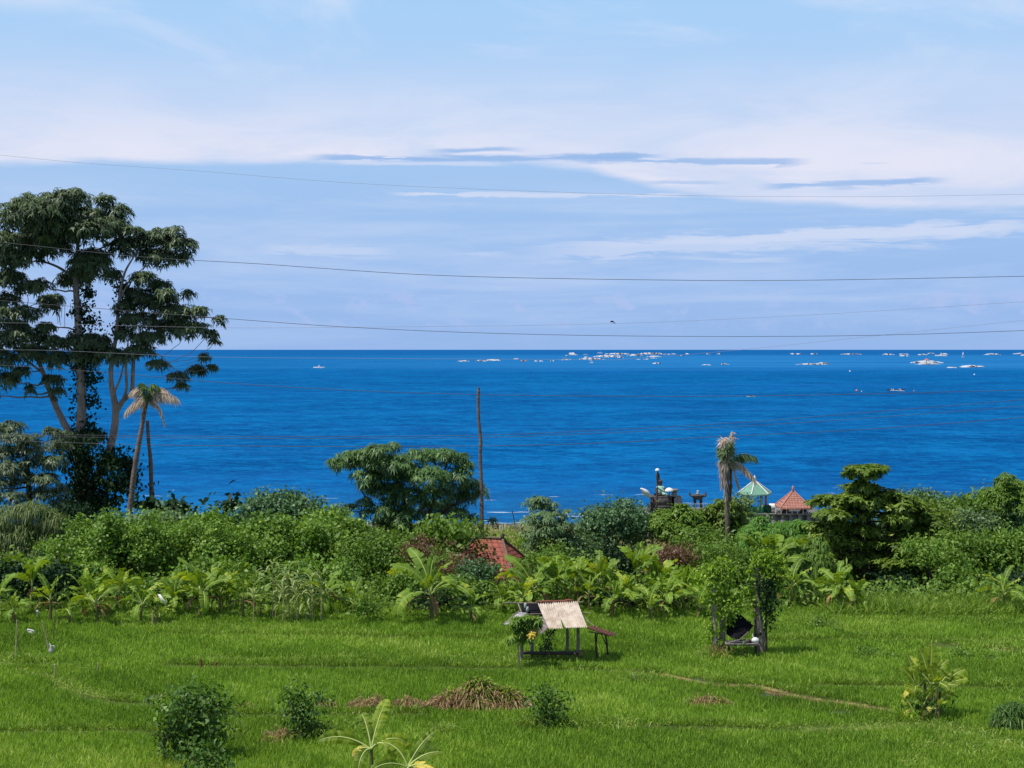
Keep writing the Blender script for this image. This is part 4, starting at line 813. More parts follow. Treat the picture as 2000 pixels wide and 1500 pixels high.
# ---------------------------------------------------------------- banana plants
def banana_leaf(L, wd, el0, bend, az_, tears, z0, face=0., view=(0, -.95, .3)):
    """one arching blade with torn strips; material 0 blade, 1 midrib"""
    mb = MB(); n = 18; t = np.linspace(0, 1, n); a = el0-bend*t**1.3
    ds = L/(n-1); r = np.concatenate([[0], np.cumsum(np.cos(a[:-1])*ds)]); z = np.concatenate([[0], np.cumsum(np.sin(a[:-1])*ds)])
    ca, sa = math.cos(az_), math.sin(az_)
    c = np.stack([r*ca, r*sa, z0+z], -1); tg = unit(np.gradient(c, axis=0)); side = np.array([-sa, ca, 0.]); nr = unit(np.cross(side, tg))
    nr = np.where(nr[:, 2:] < 0, -nr, nr)
    side = np.repeat(side[None], n, 0); q_ = np.cross(np.array(view), tg); q_ = q_/(np.linalg.norm(q_, axis=1, keepdims=True)+.15)
    q_ = np.where((q_*side).sum(1, keepdims=True) < 0, -q_, q_); side = unit(side*(1-face)+q_*face*np.clip(t*4, 0, 1)[:, None]); nr = unit(np.cross(side, tg)); nr = np.where((nr[:, 2:] < 0), -nr, nr)
    prof = np.where(t < .18, 0, np.sin(np.pi*np.clip((t-.16)/.86, 0, 1))**.45)*wd/2
    mb.tube(c, np.linspace(.035, .008, n), 4, 1, cap=False)
    lt = rng.uniform(.05, .85)
    for s_ in (-1, 1):
        dr = rng.uniform(.0, .25)
        for i in range(3, n-1):
            if i % 3 == 0 or rng.random() < tears: dr = rng.uniform(-.15, .6); gap = rng.uniform(0, .4) if rng.random() < tears else 0
            else: gap = 0
            a0, a1 = c[i]+tg[i]*ds*gap*.2, c[i+1]
            e = lambda q, j, k_: q+side[j]*s_*prof[j]*(1-dr*.35)+nr[j]*prof[j]*(.22-dr*.9)+tg[j]*prof[j]*.28*k_
            e0, e1 = e(a0, i, 1)+tg[i]*ds*gap, e(a1, i+1, 1)
            m0, m1 = (a0+e0)/2+nr[i]*prof[i]*.10, (a1+e1)/2+nr[i+1]*prof[i+1]*.10
            tn = np.clip(lt+.13*rng.normal(), 0, 1)
            mb.add([a0, m0, m1, a1], [[0, 1, 2, 3]], tn); mb.add([m0, e0, e1, m1], [[0, 1, 2, 3]], tn)
    return mb
def make_banana(kind, h, nl, L, upright, dead=2):
    root = thing('banana_plant', 'x', 'banana plant', (0, 0, 0)); ms = MB()
    ms.tube(spline([[0, 0, -.1], [.02, .02, h*.5], [0, 0, h]], 4), np.linspace(.12, .06, 9), 8); ms.build('stem', M['pstem'], root, smooth=True)
    a0 = rng.uniform(0, 6.28)
    for i in range(nl):
        f_ = i/max(1, nl-1); el0 = R(88-60*f_*(1-upright)+rng.uniform(-14, 12)); bend = R(rng.uniform(35, 85)+70*f_*(1-upright))
        LL = L*rng.uniform(.85, 1.15); mb = banana_leaf(LL, L*.30*rng.uniform(.85, 1.15), el0, bend, a0+i*2.4+rng.uniform(-.3, .3), .4, h-.05-.25*f_*h*.3, rng.uniform(.1, .85), rand_dirs(1)[0]*[1, 1, .4])
        mb.build('leaf', [M['banana'], M['rib']], root)
    for i in range(dead):
        mb = banana_leaf(L*.7, L*.12, R(20), R(120), rng.uniform(0, 6.28), .8, h*.8); mb.build('dry_leaf', [M['bananadry'], M['bananadry']], root)
    return root
protos = [make_banana('a', 1.5, 9, 2.3, .10), make_banana('b', 1.1, 9, 2.0, .2), make_banana('c', 1.9, 9, 2.5, .55, 1), make_banana('d', .8, 7, 1.7, .4, 1), make_banana('e', 1.4, 11, 2.3, .0, 4), make_banana('f', 1.7, 6, 2.0, .35, 3), make_banana('g', 1.0, 10, 1.9, .05, 2), make_banana('h', 1.3, 7, 2.4, .7, 2)]
used = [False]*len(protos)
def place_banana(pi, px, Y, sc, label, group, rz=None, tilt=0.):
    if pi in (0, 1, 2) and group: pi = (pi, pi+5)[int(rng.integers(0, 2))]
    sc *= (.84 if px < 900 and pi != 4 else .92)*rng.uniform(.86, 1.1)
    tilt = rng.uniform(-.16, .16)
    o = protos[pi] if not used[pi] else copy_tree(protos[pi]); used[pi] = True
    if px < 1420: Y -= 3.0
    o.location = (gx_(px, Y), Y, float(gz(Y))); o.rotation_euler = (tilt, 0, rng.uniform(0, 6.28) if rz is None else rz); o.scale = (sc,)*3
    o['label'] = label
    if group: o['group'] = group
    elif 'group' in o: del o['group']
ORD = 'first second third fourth fifth sixth seventh eighth ninth tenth eleventh twelfth thirteenth fourteenth fifteenth sixteenth seventeenth eighteenth nineteenth twentieth'.split()
def row(items, phrase, group):
    for i, it in enumerate(items): place_banana(*it, f'{ORD[i]} banana plant from the left, {phrase}', group)
row([(0,-5,77,.95),(1,30,76,.85),(2,62,79,1.0),(0,98,76.5,.9),(3,135,75.5,.9),(1,160,78,1.0),(4,190,76,.85),(2,230,79,.85),(0,275,76,.9),(3,310,75.8,.7),(1,345,78.5,.95),(4,390,77.5,.95),(2,430,79,.85)],
    'field edge left of cane clump', 'banana plants along the left field edge')
row([(0,475,77,.8),(3,505,77.5,.9),(4,640,79,.92),(1,690,78,.9)], 'between cane clump and small dense shrub', 'banana plants along the left field edge')
row([(3,920,76.5,.9),(1,982,79,.80),(0,1020,78,.78),(4,1045,79.5,1.05),(2,1088,80,.78),(2,1125,81,.9),(0,1150,79,.8)], 'behind the open hut', 'banana plants behind the open hut')
row([(2,1172,82,1.0),(1,1195,78,1.0),(0,1230,79,.88),(2,1245,82,.92),(3,1268,76.5,1.0),(4,1300,78,.85),(1,1335,79,.9),(3,1362,77,1.1),(2,1290,83,.85)], 'between open hut and vine pillars', 'banana plants right of the open hut')
place_banana(4, 845, 76.5, 1.15, 'large single banana plant with dark hanging skirt in front of the thicket', None)
place_banana(2, 1500, 86, 1.15, 'banana plant rising behind the two vine-covered pillars', None)
place_banana(0, 1545, 78, .95, 'banana plant just right of the right vine-covered pillar', None)
place_banana(1, 1592, 78, .75, 'small banana plant left of the yellowish clump under the tiered tree', None)
place_banana(4, 1640, 76.5, .8, 'yellowish banana plant at the foot of the tiered tree, left of a pair', 'banana pair under the tiered tree')
place_banana(1, 1668, 76, .85, 'yellowish banana plant at the foot of the tiered tree, right of a pair', 'banana pair under the tiered tree')
place_banana(0, 1962, 76, .85, 'lone banana plant with arching leaves at the far right field edge', None)
# pale cane clump
root = thing('cane_clump', 'clump of pale arching cane leaves at the field edge between banana plants', 'cane clump', (gx_(572, 73.3), 73.3, 0))
for dx, dy in ((-.5, 0), (0, .2), (.5, -.1), (.9, .2), (.2, -.3), (-.9, .1)):
    pass
mb = MB(); ms = MB()
for _ in range(16):
    x = gx_(572, 73.3)+rng.normal()*.75; y = 73.3+rng.normal()*.4; h = rng.uniform(1.5, 3.0); ms.tube([[x, y, -.05], [x+.05, y, h*.6], [x+rng.normal()*.1, y, h]], [.025, .02, .012], 5)
    for j in range(11):
        az_ = rng.uniform(0, 6.28); L_ = rng.uniform(.8, 1.4); zz = h*rng.uniform(.45, 1); el0 = R(rng.uniform(40, 80)); n = 7; t = np.linspace(0, 1, n); a = el0-R(130)*t
        rr = np.concatenate([[0], np.cumsum(np.cos(a[:-1]))])*L_/6; z_ = np.concatenate([[0], np.cumsum(np.sin(a[:-1]))])*L_/6
        c = np.stack([x+rr*math.cos(az_), y+rr*math.sin(az_), zz+z_], -1); sd = np.array([-math.sin(az_), math.cos(az_), 0])*.048*np.sin(np.pi*(t*.85+.12))[:, None]
        vv = np.stack([c-sd, c+sd], 1).reshape(-1, 3); i = np.arange(n-1)*2; mb.add(vv, np.stack([i, i+1, i+3, i+2], -1), rng.random())
mb.build('leaves', leafmat('cane_leaf', (.16,.24,.06), (.28,.36,.12), (.42,.46,.22), trans=.3), root); ms.build('stem', M['bamboopole'], root)

# ---------------------------------------------------------------- tiled house roof behind the hut
def hip_roof(mb, c, w_, d_, h, rz, ov=0., mi=0, ridge=0., curve=.0, n=4, courses=9):
    """hipped roof with stepped tile courses"""
    cc, ss = math.cos(rz), math.sin(rz)
    Q = lambda x, y, z: [c[0]+x*cc-y*ss, c[1]+x*ss+y*cc, c[2]+z]
    ks = np.linspace(0, 1, courses+1); prev = None
    def ring(k, dz=0.):
        hz = h*k*(1-curve*(1-k)); a = (w_/2-ridge/2)*(1-k)+ridge/2; b_ = d_/2*(1-k)+.02
        return [Q(-a, -b_, hz+dz), Q(a, -b_, hz+dz), Q(a, b_, hz+dz), Q(-a, b_, hz+dz)]
    for i in range(courses):
        lo = ring(ks[i], .03); hi_ = ring(ks[i+1], -.005)
        for j in range(4): j2 = (j+1) % 4; mb.add([lo[j], lo[j2], hi_[j2], hi_[j]], [[0, 1, 2, 3]], None, mi)
        b0 = ring(ks[i], -.02)
        for j in range(4): j2 = (j+1) % 4; mb.add([b0[j], b0[j2], lo[j2], lo[j]], [[0, 1, 2, 3]], None, mi)
    return ring(0), ring(1), Q
def tilemat(name, c1, c2, sx=3.2, sz=4.5, rz=0.):
    m = bpy.data.materials.new(name); m.use_nodes = True; b = NB(m.node_tree); L = m.node_tree.links; bs = m.node_tree.nodes['Principled BSDF']
    co = b.n('ShaderNodeTexCoord').outputs['Object']; sp = b.n('ShaderNodeSeparateXYZ'); L.new(b.scalev(co, (1, 1, 1)), sp.inputs[0])
    x = b.m('ADD', b.m('MULTIPLY', sp.outputs[0], math.cos(rz)), b.m('MULTIPLY', sp.outputs[1], math.sin(rz)))
    fx = b.m('FRACT', b.m('MULTIPLY', x, sx)); n = b.noise(co, 3, 5, .6)
    col = b.mix(b.mapr(n, .35, .65), (*c1, 1), (*c2, 1))
    joint = b.mapr(b.m('ABSOLUTE', b.m('SUBTRACT', fx, .5)), .33, .45)
    col = b.mix(b.m('MULTIPLY', joint, .65), col, (c1[0]*.35, c1[1]*.35, c1[2]*.35, 1)); L.new(col, bs.inputs['Base Color']); bs.inputs['Roughness'].default_value = .85
    return m
HRZ = R(-22)
hc = P(956, 1133, 98); root = thing('tiled_house', 'small house with red tiled hip roof half hidden by bushes left of the open hut', 'house', (hc[0], hc[1], float(gz(98))))
mb = MB(); ro, ri, Q = hip_roof(mb, hc, 6.4, 5.6, 2.85, HRZ, ridge=1.9, courses=11)
rf = mb.build('roof', tilemat('house_tile', (.34,.092,.062), (.22,.06,.044), 3.0, rz=-HRZ), root)
mb = MB()
for a, b_ in ((ro[0], ri[0]), (ro[1], ri[1]), (ro[2], ri[2]), (ro[3], ri[3]), (ri[0], ri[1])):
    a, b_ = np.array(a)+[0, 0, .05], np.array(b_)+[0, 0, .05]; mb.tube(np.linspace(a, b_, 8), .10, 6)
for q in (ri[0], ri[1]): q = np.array(q); mb.lathe(q, [(.0, 0), (.16, .02), (.12, .15), (.18, .28), (.05, .42), (0, .5)], 8)
mb.build('ridge_tiles', M['tileridge'], rf)
mb = MB(); mb.box([hc[0], hc[1], (hc[2]+float(gz(98)))/2-.1], [5.2, 4.6, hc[2]-float(gz(98))-.1], HRZ); mb.build('wall', M['wall'], root)
# stone mound, driftwood pole and white stakes at the shore
mb = MB(); c = P(1005, 1043, 150)
mb.lathe(c+[0, 0, -.7], [(2.4, 0), (2.2, .5), (1.7, .95), (1.1, 1.25), (.4, 1.42), (0, 1.45)], 14, sx=1.15)
for _ in range(40):
    q = c+np.array([rng.normal()*1.0, rng.normal()*.6-.6, rng.uniform(-.4, .5)]); mb.lathe(q, [(0, 0), (.25, .05), (.3, .2), (.18, .35), (0, .4)], 6)
mb.build('rock_mound', M['stone'], label='dark mound of rocks at the shore left of the narrow tree', cat='rock mound')
mb = MB(); mb.tube([P(1006, 1025, 149), P(1003, 1010, 149), P(1000, 996, 149)], [.06, .05, .04], 6); mb.build('leaning_post', M['wooddark'], label='thin dark post leaning left on the rock mound', cat='post')
for i, (px, lab) in enumerate(((977, 'short white post in the meadow left of the rock mound, first of three'), (981, 'short white post in the meadow left of the rock mound, second of three'), (986, 'short white post in the meadow left of the rock mound, third of three'))):
    mb = MB(); a = P(px, 1038, 148); mb.tube([a-[0, 0, .4], a, P(px+(i-1)*.8, 1026-i, 148)], [.05, .05, .04], 6); mb.build('white_post', M['white'], label=lab, cat='post', group='short white posts at the shore')
mb = MB(); a = P(910, 1040, 150); mb.tube([a-[0, 0, .4], a, P(909, 1022, 150)], .05, 6); mb.build('white_post', M['white'], label='thin pale post by the water under the right side of the mango tree', cat='post')
mb = MB()
for px, pz in ((716, 1030), (722, 1036), (712, 1040)): mb.lathe(P(px, pz+6, 130), [(0, 0), (.35, .05), (.42, .3), (.3, .7), (0, .8)], 8)
mb.build('pale_rock', mat('pale_rock', (.42,.40,.40), .9, scale=4, var=.3, bump=.4), label='pale boulder at the beach seen through the gap left of the mango trunk', cat='rock')

# ---------------------------------------------------------------- temple by the sea
YT = 142
zt = P(0, 1003, YT)[2]
mb = MB(); a = P(1262, 0, YT)[0]; b_ = P(1612, 0, YT)[0]
mb.box([(a+b_)/2, YT+2.5, zt-1.8], [b_-a, 6, 3.6]); mb.box([(a+b_)/2, YT-.6, zt+.02], [b_-a+.3, .5, .18])
for px in np.arange(1270, 1612, 17): mb.box([P(px, 0, YT)[0], YT-.62, zt-1.2], [.35, .3, 2.3])
mb.build('temple_terrace', M['wall'], label='long grey stone terrace wall carrying the shrine and the pavilions', cat='wall')
# stepped plinth and seated statue
c = P(1295, 1000, YT+1.2); k = YT/F
root = thing('stone_shrine', 'dark stepped stone shrine with a seated figure wrapped in mint cloth', 'shrine', (c[0], c[1], zt+.1))
mb = MB(); z0 = zt+.1
for (dx, w_, z_, h_) in ((0, 3.1, 0, .35), (-.1, 2.7, .35, .3), (-.1, 2.2, .65, .75), (-.1, 2.45, 1.40, .15)):
    mb.box([c[0]+dx, c[1], z0+z_+h_/2], [w_, 1.9, h_])
mb.build('plinth', M['stone'], root)
zs = z0+1.55; x0 = P(1290, 0, YT+1.2)[0]
def shr(m_, k=.74):
    o_ = np.array([x0, c[1], zs]); m_.v = [o_+(q-o_)*k for q in m_.v]
mb = MB(); mb.lathe([x0, c[1], zs], [(0, 0), (.75, .02), (.8, .25), (.55, .5), (.45, .9), (.52, 1.15), (.34, 1.32), (.16, 1.4), (.18, 1.48), (.24, 1.62), (.22, 1.8), (.30, 1.88), (.33, 2.0), (.16, 2.1), (.06, 2.25), (0, 2.3)], 14, sy=.8)
for s_ in (-1, 1):
    mb.tube([[x0+s_*.45, c[1], zs+1.1], [x0+s_*.72, c[1]-.2, zs+.75], [x0+s_*.5, c[1]-.6, zs+.55]], [.14, .12, .09], 7)
    mb.tube([[x0+s_*.25, c[1]-.2, zs+.25], [x0+s_*.8, c[1]-.7, zs+.25], [x0+s_*.2, c[1]-.85, zs+.15]], [.2, .18, .12], 7)
shr(mb); st = mb.build('statue', M['stone'], root, smooth=True)
mb = MB(); mb.lathe([x0, c[1]-.02, zs+.45], [(.60, 0), (.64, .2), (.58, .5), (.60, .72), (.40, .88)], 14, sy=.85)
mb.tube([[x0-.5, c[1]-.3, zs+1.25], [x0, c[1]-.55, zs+.95], [x0+.55, c[1]-.45, zs+.5]], [.12, .14, .12], 6)
mb.slab([[x0+.1, c[1]-.62, zs+.6], [x0+.9, c[1]-.75, zs+.35], [x0+.95, c[1]-.8, zs-.1], [x0+.25, c[1]-.75, zs-.05]], .04)
shr(mb); mb.build('cloth', M['mintcloth'], st)
def parasol(name, lab, px, py, r_, base_y, Y, m1, top=True):
    q = P(px, py, Y); root = thing(name, lab, 'parasol', (q[0], Y, P(0, base_y, Y)[2]))
    mb = MB(); mb.lathe(q, [(r_, -.12), (r_*1.02, 0), (r_*.7, r_*.32), (r_*.3, r_*.5), (.03, r_*.58)], 14); mb.lathe(q, [(.02, r_*.5), (r_*.68, r_*.26), (r_, -.06)], 14); mb.build('canopy', m1, root)
    mb = MB(); mb.tube([[q[0], Y, P(0, base_y, Y)[2]], [q[0], Y, q[2]], [q[0], Y, q[2]+r_*.7]], .04, 6); mb.build('pole', M['wooddark'], root)
parasol('ceremonial_parasol', 'white ceremonial parasol on a pole right of the seated shrine figure', 1307, 957, .42, 1000, YT+.2, M['white'])
parasol('ceremonial_parasol', 'small pale parasol at the tip of the tall dark pole above the shrine', 1284, 917, .22, 1000, YT+1.9, M['white'])
# dark wrapped pole
mb = MB(); a = P(1285, 1000, YT+2.2); mb.tube(spline([a, P(1284, 970, YT+2.2), P(1285, 935, YT+2.2), P(1284, 921, YT+2.2)], 6), [.1]*6+[.14]*6+[.2]*3+[.19, .15, .1, .05], 8)
mb.build('shrine_pole', M['stone'], label='tall dark tapering pole standing behind the seated shrine figure', cat='pole')
mb = MB(); a = P(1317, 1000, YT+.5); mb.box(a+[0, 0, 1.2], [.5, .5, 1.9]); mb.box(a+[0, 0, 2.2], [.75, .7, .16]); mb.box(a+[.3, .1, 1.0], [.9, .5, 1.2])
mb.build('stone_pillar', M['wall'], label='short grey stone pillar with cap right of the shrine', cat='pillar')
# dark bowl-shaped shrine
c = P(1363, 990, YT+1); root = thing('bowl_shrine', 'dark bowl-shaped stone shrine with upturned corners on two legs', 'shrine', (c[0], c[1], zt+.1)); zq = P(0, 976, YT+1)[2]
for s_ in (-1, 1): mb = MB(); mb.box([c[0]+s_*.3, c[1], (zt+zq)/2+.1], [.24, .4, zq-zt+.1]); mb.box([c[0]+s_*.3, c[1], zt+.2], [.34, .5, .14]); mb.build('leg', M['stone'], root)
mb = MB(); mb.lathe([c[0], c[1], zq], [(0, 0), (.42, .02), (.5, .1), (.5, .18), (.62, .28), (.70, .36), (.74, .46), (.6, .5), (.2, .52), (0, .52)], 16, sy=.8)
for s_ in (-1, 1):
    for y_ in (-.35, .35): mb.tube(spline([[c[0]+s_*.6, c[1]+y_, zq+.38], [c[0]+s_*.76, c[1]+y_, zq+.46], [c[0]+s_*.80, c[1]+y_, zq+.72]], 4), np.linspace(.13, .04, 9), 6)
mb.build('bowl', M['stone'], root, smooth=True)
mb = MB(); mb.lathe([c[0], c[1], zq+.5], [(0, 0), (.17, .02), (.2, .12), (.10, .24), (.13, .32), (.1, .4), (0, .46)], 10); mb.build('knob', M['plastic'], root, smooth=True)
# green pavilion, six sided
def pavilion(name, lab, px, apex_py, eave_py, base_py, half_w, Y, nseg, mroof, mridge, mpost, posts, flare=0., rz=0., n_courses=1, pw=.12):
    c = P(px, eave_py, Y); za = P(0, apex_py, Y)[2]; zb = zt+.1; root = thing(name, lab, 'pavilion', (c[0], Y, zb)); r_ = half_w*Y/F
    th = rz+np.arange(nseg)*2*np.pi/nseg; mb = MB(); H = za-c[2]; K = n_courses
    for i in range(K):
        k0, k1 = i/K, (i+1)/K
        f0 = lambda k_: (1-k_)*(1+flare*(1-k_)**2) if flare else 1-k_
        for j in range(nseg):
            a, b_ = th[j], th[(j+1) % nseg]; z_ = lambda k_: c[2]+H*(k_ if not flare else k_**.92)
            q = [[c[0]+r_*f0(k_)*math.cos(t_), Y+r_*f0(k_)*math.sin(t_), z_(k_)+dz] for k_, t_, dz in ((k0, a, .04 if K > 1 else 0), (k0, b_, .04 if K > 1 else 0), (k1, b_, 0), (k1, a, 0))]
            mb.add(q, [[0, 1, 2, 3]])
            if K > 1: mb.add([[q[0][0], q[0][1], q[0][2]-.05], [q[1][0], q[1][1], q[1][2]-.05], q[1], q[0]], [[0, 1, 2, 3]])
    e = [[c[0]+r_*(1+flare)*math.cos(t_), Y+r_*(1+flare)*math.sin(t_), c[2]-.02] for t_ in th]
    for j in range(nseg):
        a, b_ = np.array(e[j]), np.array(e[(j+1) % nseg]); mb.slab([a, b_, b_-[0, 0, .12], a-[0, 0, .12]], .04)
    rf = mb.build('roof', mroof, root)
    mb = MB()
    for t_ in th: mb.tube(np.linspace([c[0]+r_*(1+flare)*math.cos(t_), Y+r_*(1+flare)*math.sin(t_), c[2]+.05], [c[0], Y, za+.03], 6), .055, 6)
    mb.lathe([c[0], Y, za-.05], [(.0, 0), (.16, .05), (.10, .2), (.15, .32), (.04, .5), (0, .6)], 8); mb.build('ridge', mridge, rf)
    for q in posts:
        mb = MB(); x = P(q[0], 0, Y+q[1])[0]; mb.box([x, Y+q[1], (zb+c[2])/2], [pw*2, pw*2, c[2]-zb+.15]); mb.box([x, Y+q[1], zb+.12], [pw*3, pw*3, .24]); mb.build('post', mpost, root)
    return root, c, r_
g_, c, r_ = pavilion('green_pavilion', 'small hexagonal pavilion with green sheet roof and white ridges', 1474, 938, 963, 1000, 34, YT+.5, 6, M['greenroof'], M['white'], mat('pale_post', (.40,.36,.38), .8), [(1451,-.5), (1459,.9), (1487,-.5), (1496,.9)], rz=R(10))
mb = MB(); x0, x1 = P(1461, 0, YT-.6)[0], P(1491, 0, YT-.6)[0]; zz = zt+.15
xs = np.linspace(x0, x1, 26); v = np.array([[x, YT-.62+.05*math.sin(i*1.9), z] for z in (zz, zz+.62) for i, x in enumerate(xs)]); i = np.arange(25); mb.add(v, np.stack([i, i+1, i+27, i+26], -1)); mb.add(v+[0, .03, 0], np.stack([i, i+1, i+27, i+26], -1))
mb.build('cloth_skirt', M['greencloth'], g_)
mb = MB(); mb.box([P(1497, 0, YT)[0], YT+.3, zz+.3], [.85, 1.2, .65]); mb.build('bench', mat('dark_green', (.02,.09,.06), .8), g_)
pavilion('red_pavilion', 'small open pavilion with orange-red tiled pyramid roof and dark posts', 1549, 958, 989, 1008, 38, YT+.5, 4, tilemat('pavilion_tile', (.44,.20,.155), (.33,.14,.11), 3.6), mat('pink_ridge', (.50,.22,.18), .8), M['wooddark'], [(1531,-1.0), (1537,1.0), (1566,-1.0), (1572,1.0)], flare=.12, rz=R(45), n_courses=8, pw=.11)
# terrace railing
mb = MB(); zr = zt+.1
for px in np.arange(1318, 1392, 8): x = P(px, 0, YT-.5)[0]; mb.tube([[x, YT-.5, zr], [x, YT-.5, zr+.5], [x, YT-.5, zr+.95]], .03, 5)
for h_ in (.5, .9): mb.tube(np.linspace([P(1318, 0, YT-.5)[0], YT-.5, zr+h_], [P(1390, 0, YT-.5)[0], YT-.5, zr+h_], 5), .025, 5)
mb.build('railing', M['plastic'], label='thin grey railing on the terrace between the shrine and the dead palm', cat='railing')
mb = MB(); x0, x1 = P(1515, 0, YT-.9)[0], P(1590, 0, YT-.9)[0]
mb.tube(np.linspace([x0, YT-.9, zr+.45], [x1, YT-.9, zr+.45], 5), .03, 5); mb.box([(x0+x1)/2, YT+2.6, zr+.3], [x1-x0, .3, .6])
for x in np.linspace(x0, x1, 8): mb.tube([[x, YT-.9, zr], [x, YT-.9, zr+.3], [x, YT-.9, zr+.5]], .03, 5)
mb.build('railing', M['white'], label='low white railing round the red-tiled pavilion', cat='railing')
# street lamp
q = P(1274, 1085, 108); root = thing('street_lamp', 'rusty street lamp with a large white paddle-shaped head seen from below', 'street lamp', (q[0], 108, float(gz(108))))
mb = MB(); mb.tube(spline([[q[0]-.1, 108, float(gz(108))], P(1274, 1060, 108), P(1277, 1000, 108), P(1276, 975, 108), P(1272, 971, 107.8)], 5), [.11]*8+[.09]*8+[.05]*5, 8); mb.build('pole', M['rustpole'], root, smooth=True)
a = P(1271, 971, 107.8); b_ = P(1252, 954, 107.4); mb = MB(); t = np.linspace(0, 1, 12); c = a+(b_-a)*t[:, None]
mb.tube(c, .03+.20*np.sin(np.pi*np.clip(t*.82+.10, 0, 1))**1.3, 12); mb.build('lamp_head', M['white'], root, smooth=True)
mb = MB(); a = P(1285, 950, 107.9); mb.tube([P(1283, 1000, 107.9), P(1283, 975, 107.9), P(1284, 950, 107.9)], [.07, .09, .05], 7); mb.box(P(1274, 990, 107.9), [.28, .3, .75]); mb.build('bracket', M['rustpole'], root)

# ---------------------------------------------------------------- person in a white hat by the shore
def person_at(px, Y, zf_):
    x = P(px, 0, Y)[0]; root = thing('person', 'person in a white hat and grey shirt standing by the shore', 'person', (x, Y, zf_))
    mb = MB(); o_ = np.array([x, Y, zf_])
    mb.lathe(o_, [(.12, .82), (.165, .95), (.15, 1.1), (.19, 1.3), (.16, 1.42), (.055, 1.47), (.05, 1.52), (.08, 1.56), (.095, 1.64), (.08, 1.72), (0, 1.76)], 12, sy=.7)
    for s_ in (-1, 1):
        mb.tube([o_+[s_*.09, 0, .86], o_+[s_*.10, -.02, .48], o_+[s_*.10, 0, .1]], [.09, .065, .042], 8); mb.tube([o_+[s_*.10, .03, .05], o_+[s_*.10, -.08, .04], o_+[s_*.10, -.15, .03]], [.045, .04, .03], 6)
        mb.tube([o_+[s_*.19, 0, 1.38], o_+[s_*.25, .02, 1.12], o_+[s_*.24, -.10, .88], o_+[s_*.23, -.13, .80]], [.055, .042, .032, .03], 7)
        for f_ in range(5): mb.tube([o_+[s_*.23+(f_-2)*.014, -.13, .80], o_+[s_*.23+(f_-2)*.017, -.15, .76-.008*(2-abs(f_-2))], o_+[s_*.23+(f_-2)*.017, -.14, .72-.01*(2-abs(f_-2))]], [.009, .008, .006], 4)
    mb.tube([o_+[0, -.09, 1.64], o_+[0, -.105, 1.62], o_+[0, -.095, 1.60]], [.012, .018, .01], 5)
    mb.build('person', M['skin'], root, smooth=True)
    mb = MB(); mb.lathe(o_, [(.15, .85), (.18, .95), (.17, 1.1), (.21, 1.3), (.18, 1.42), (.07, 1.475)], 12, sy=.75)
    for s_ in (-1, 1): mb.tube([o_+[s_*.17, 0, 1.40], o_+[s_*.23, .01, 1.25], o_+[s_*.25, .02, 1.14]], [.075, .065, .06], 8)
    mb.build('shirt', M['shirt'], root, smooth=True)
    mb = MB()
    for s_ in (-1, 1): mb.tube([o_+[s_*.08, 0, .93], o_+[s_*.10, -.02, .5], o_+[s_*.10, 0, .14]], [.115, .085, .075], 8)
    mb.build('trousers', M['cloth'], root, smooth=True)
    mb = MB(); mb.lathe(o_+[0, 0, 1.66], [(.24, -.03), (.25, .0), (.13, .03), (.13, .10), (.09, .16), (0, .17)], 14); mb.lathe(o_+[0, 0, 1.65], [(.10, .02), (.24, -.03)], 14); mb.build('hat', M['white'], root, smooth=True)
zp = P(0, 1007, 146)[2]-1.75
person_at(1140, 146, zp)
mb = MB(); a = P(1120, 0, 146)[0]; b_ = P(1166, 0, 146)[0]; mb.box([(a+b_)/2, 146.3, zp-.6], [b_-a, 2.2, 1.2]); mb.build('sea_wall', M['wall'], label='low grey sea wall the person in the white hat stands on', cat='wall')

# ---------------------------------------------------------------- open hut in the field
def PP(px, py, Y): return list(P(px, py, Y))
YH = 63.6
root = thing('open_hut', 'ramshackle open field hut with tilted corrugated sheet roof and sagging left side', 'hut', (gx_(1075, YH+1), YH+1, 0))
post_px = [(1019, 1256, 1297, .0), (1039, 1222, 1290, 1.2), (1108, 1222, 1282, 2.0), (1129, 1224, 1294, .1)]
for px, yt, yb, dy in post_px:
    Y = 14*F/(yb-HY); mb = MB(); a = P(px, yt, Y); g = np.array([a[0]-.03, Y, -.15]); mb.tube([g, (a+g)/2+[.02, 0, 0], a], [.085, .08, .07], 8); mb.build('post', M['wood'], root)
def corr(p00, p10, p01, p11, nw=15, amp=.034, tail=None):
    """corrugated sheet between four corners (00 eave left, 10 eave right, 01 ridge left, 11 ridge right)"""
    p00, p10, p01, p11 = map(np.array, (p00, p10, p01, p11)); n = nw*8+1; u = np.linspace(0, 1, n); nr = np.cross(p10-p00, p01-p00); nr /= np.linalg.norm(nr)
    mb = MB(); rows = []
    for v_ in np.linspace(0, 1, 5):
        q = (p00*(1-v_)+p01*v_)[None]*(1-u[:, None])+(p10*(1-v_)+p11*v_)[None]*u[:, None]
        rows.append(q+nr*(np.sin(u*nw*2*np.pi)*amp-.05*math.sin(v_*np.pi))[:, None])
    for off in (0, .008):
        V = np.concatenate([r+nr*off for r in rows]); i = np.arange(4)[:, None]*n+np.arange(n-1)[None]; mb.add(V, np.stack([i, i+1, i+n+1, i+n], -1).reshape(-1, 4))
    return mb
rl, rr_ = P(1050, 1178, 65.6), P(1128, 1175.5, 65.6); el_, er = P(1072, 1228, 63.2), P(1147, 1225.5, 63.2)
lerp = lambda a, b_, t_: a*(1-t_)+b_*t_
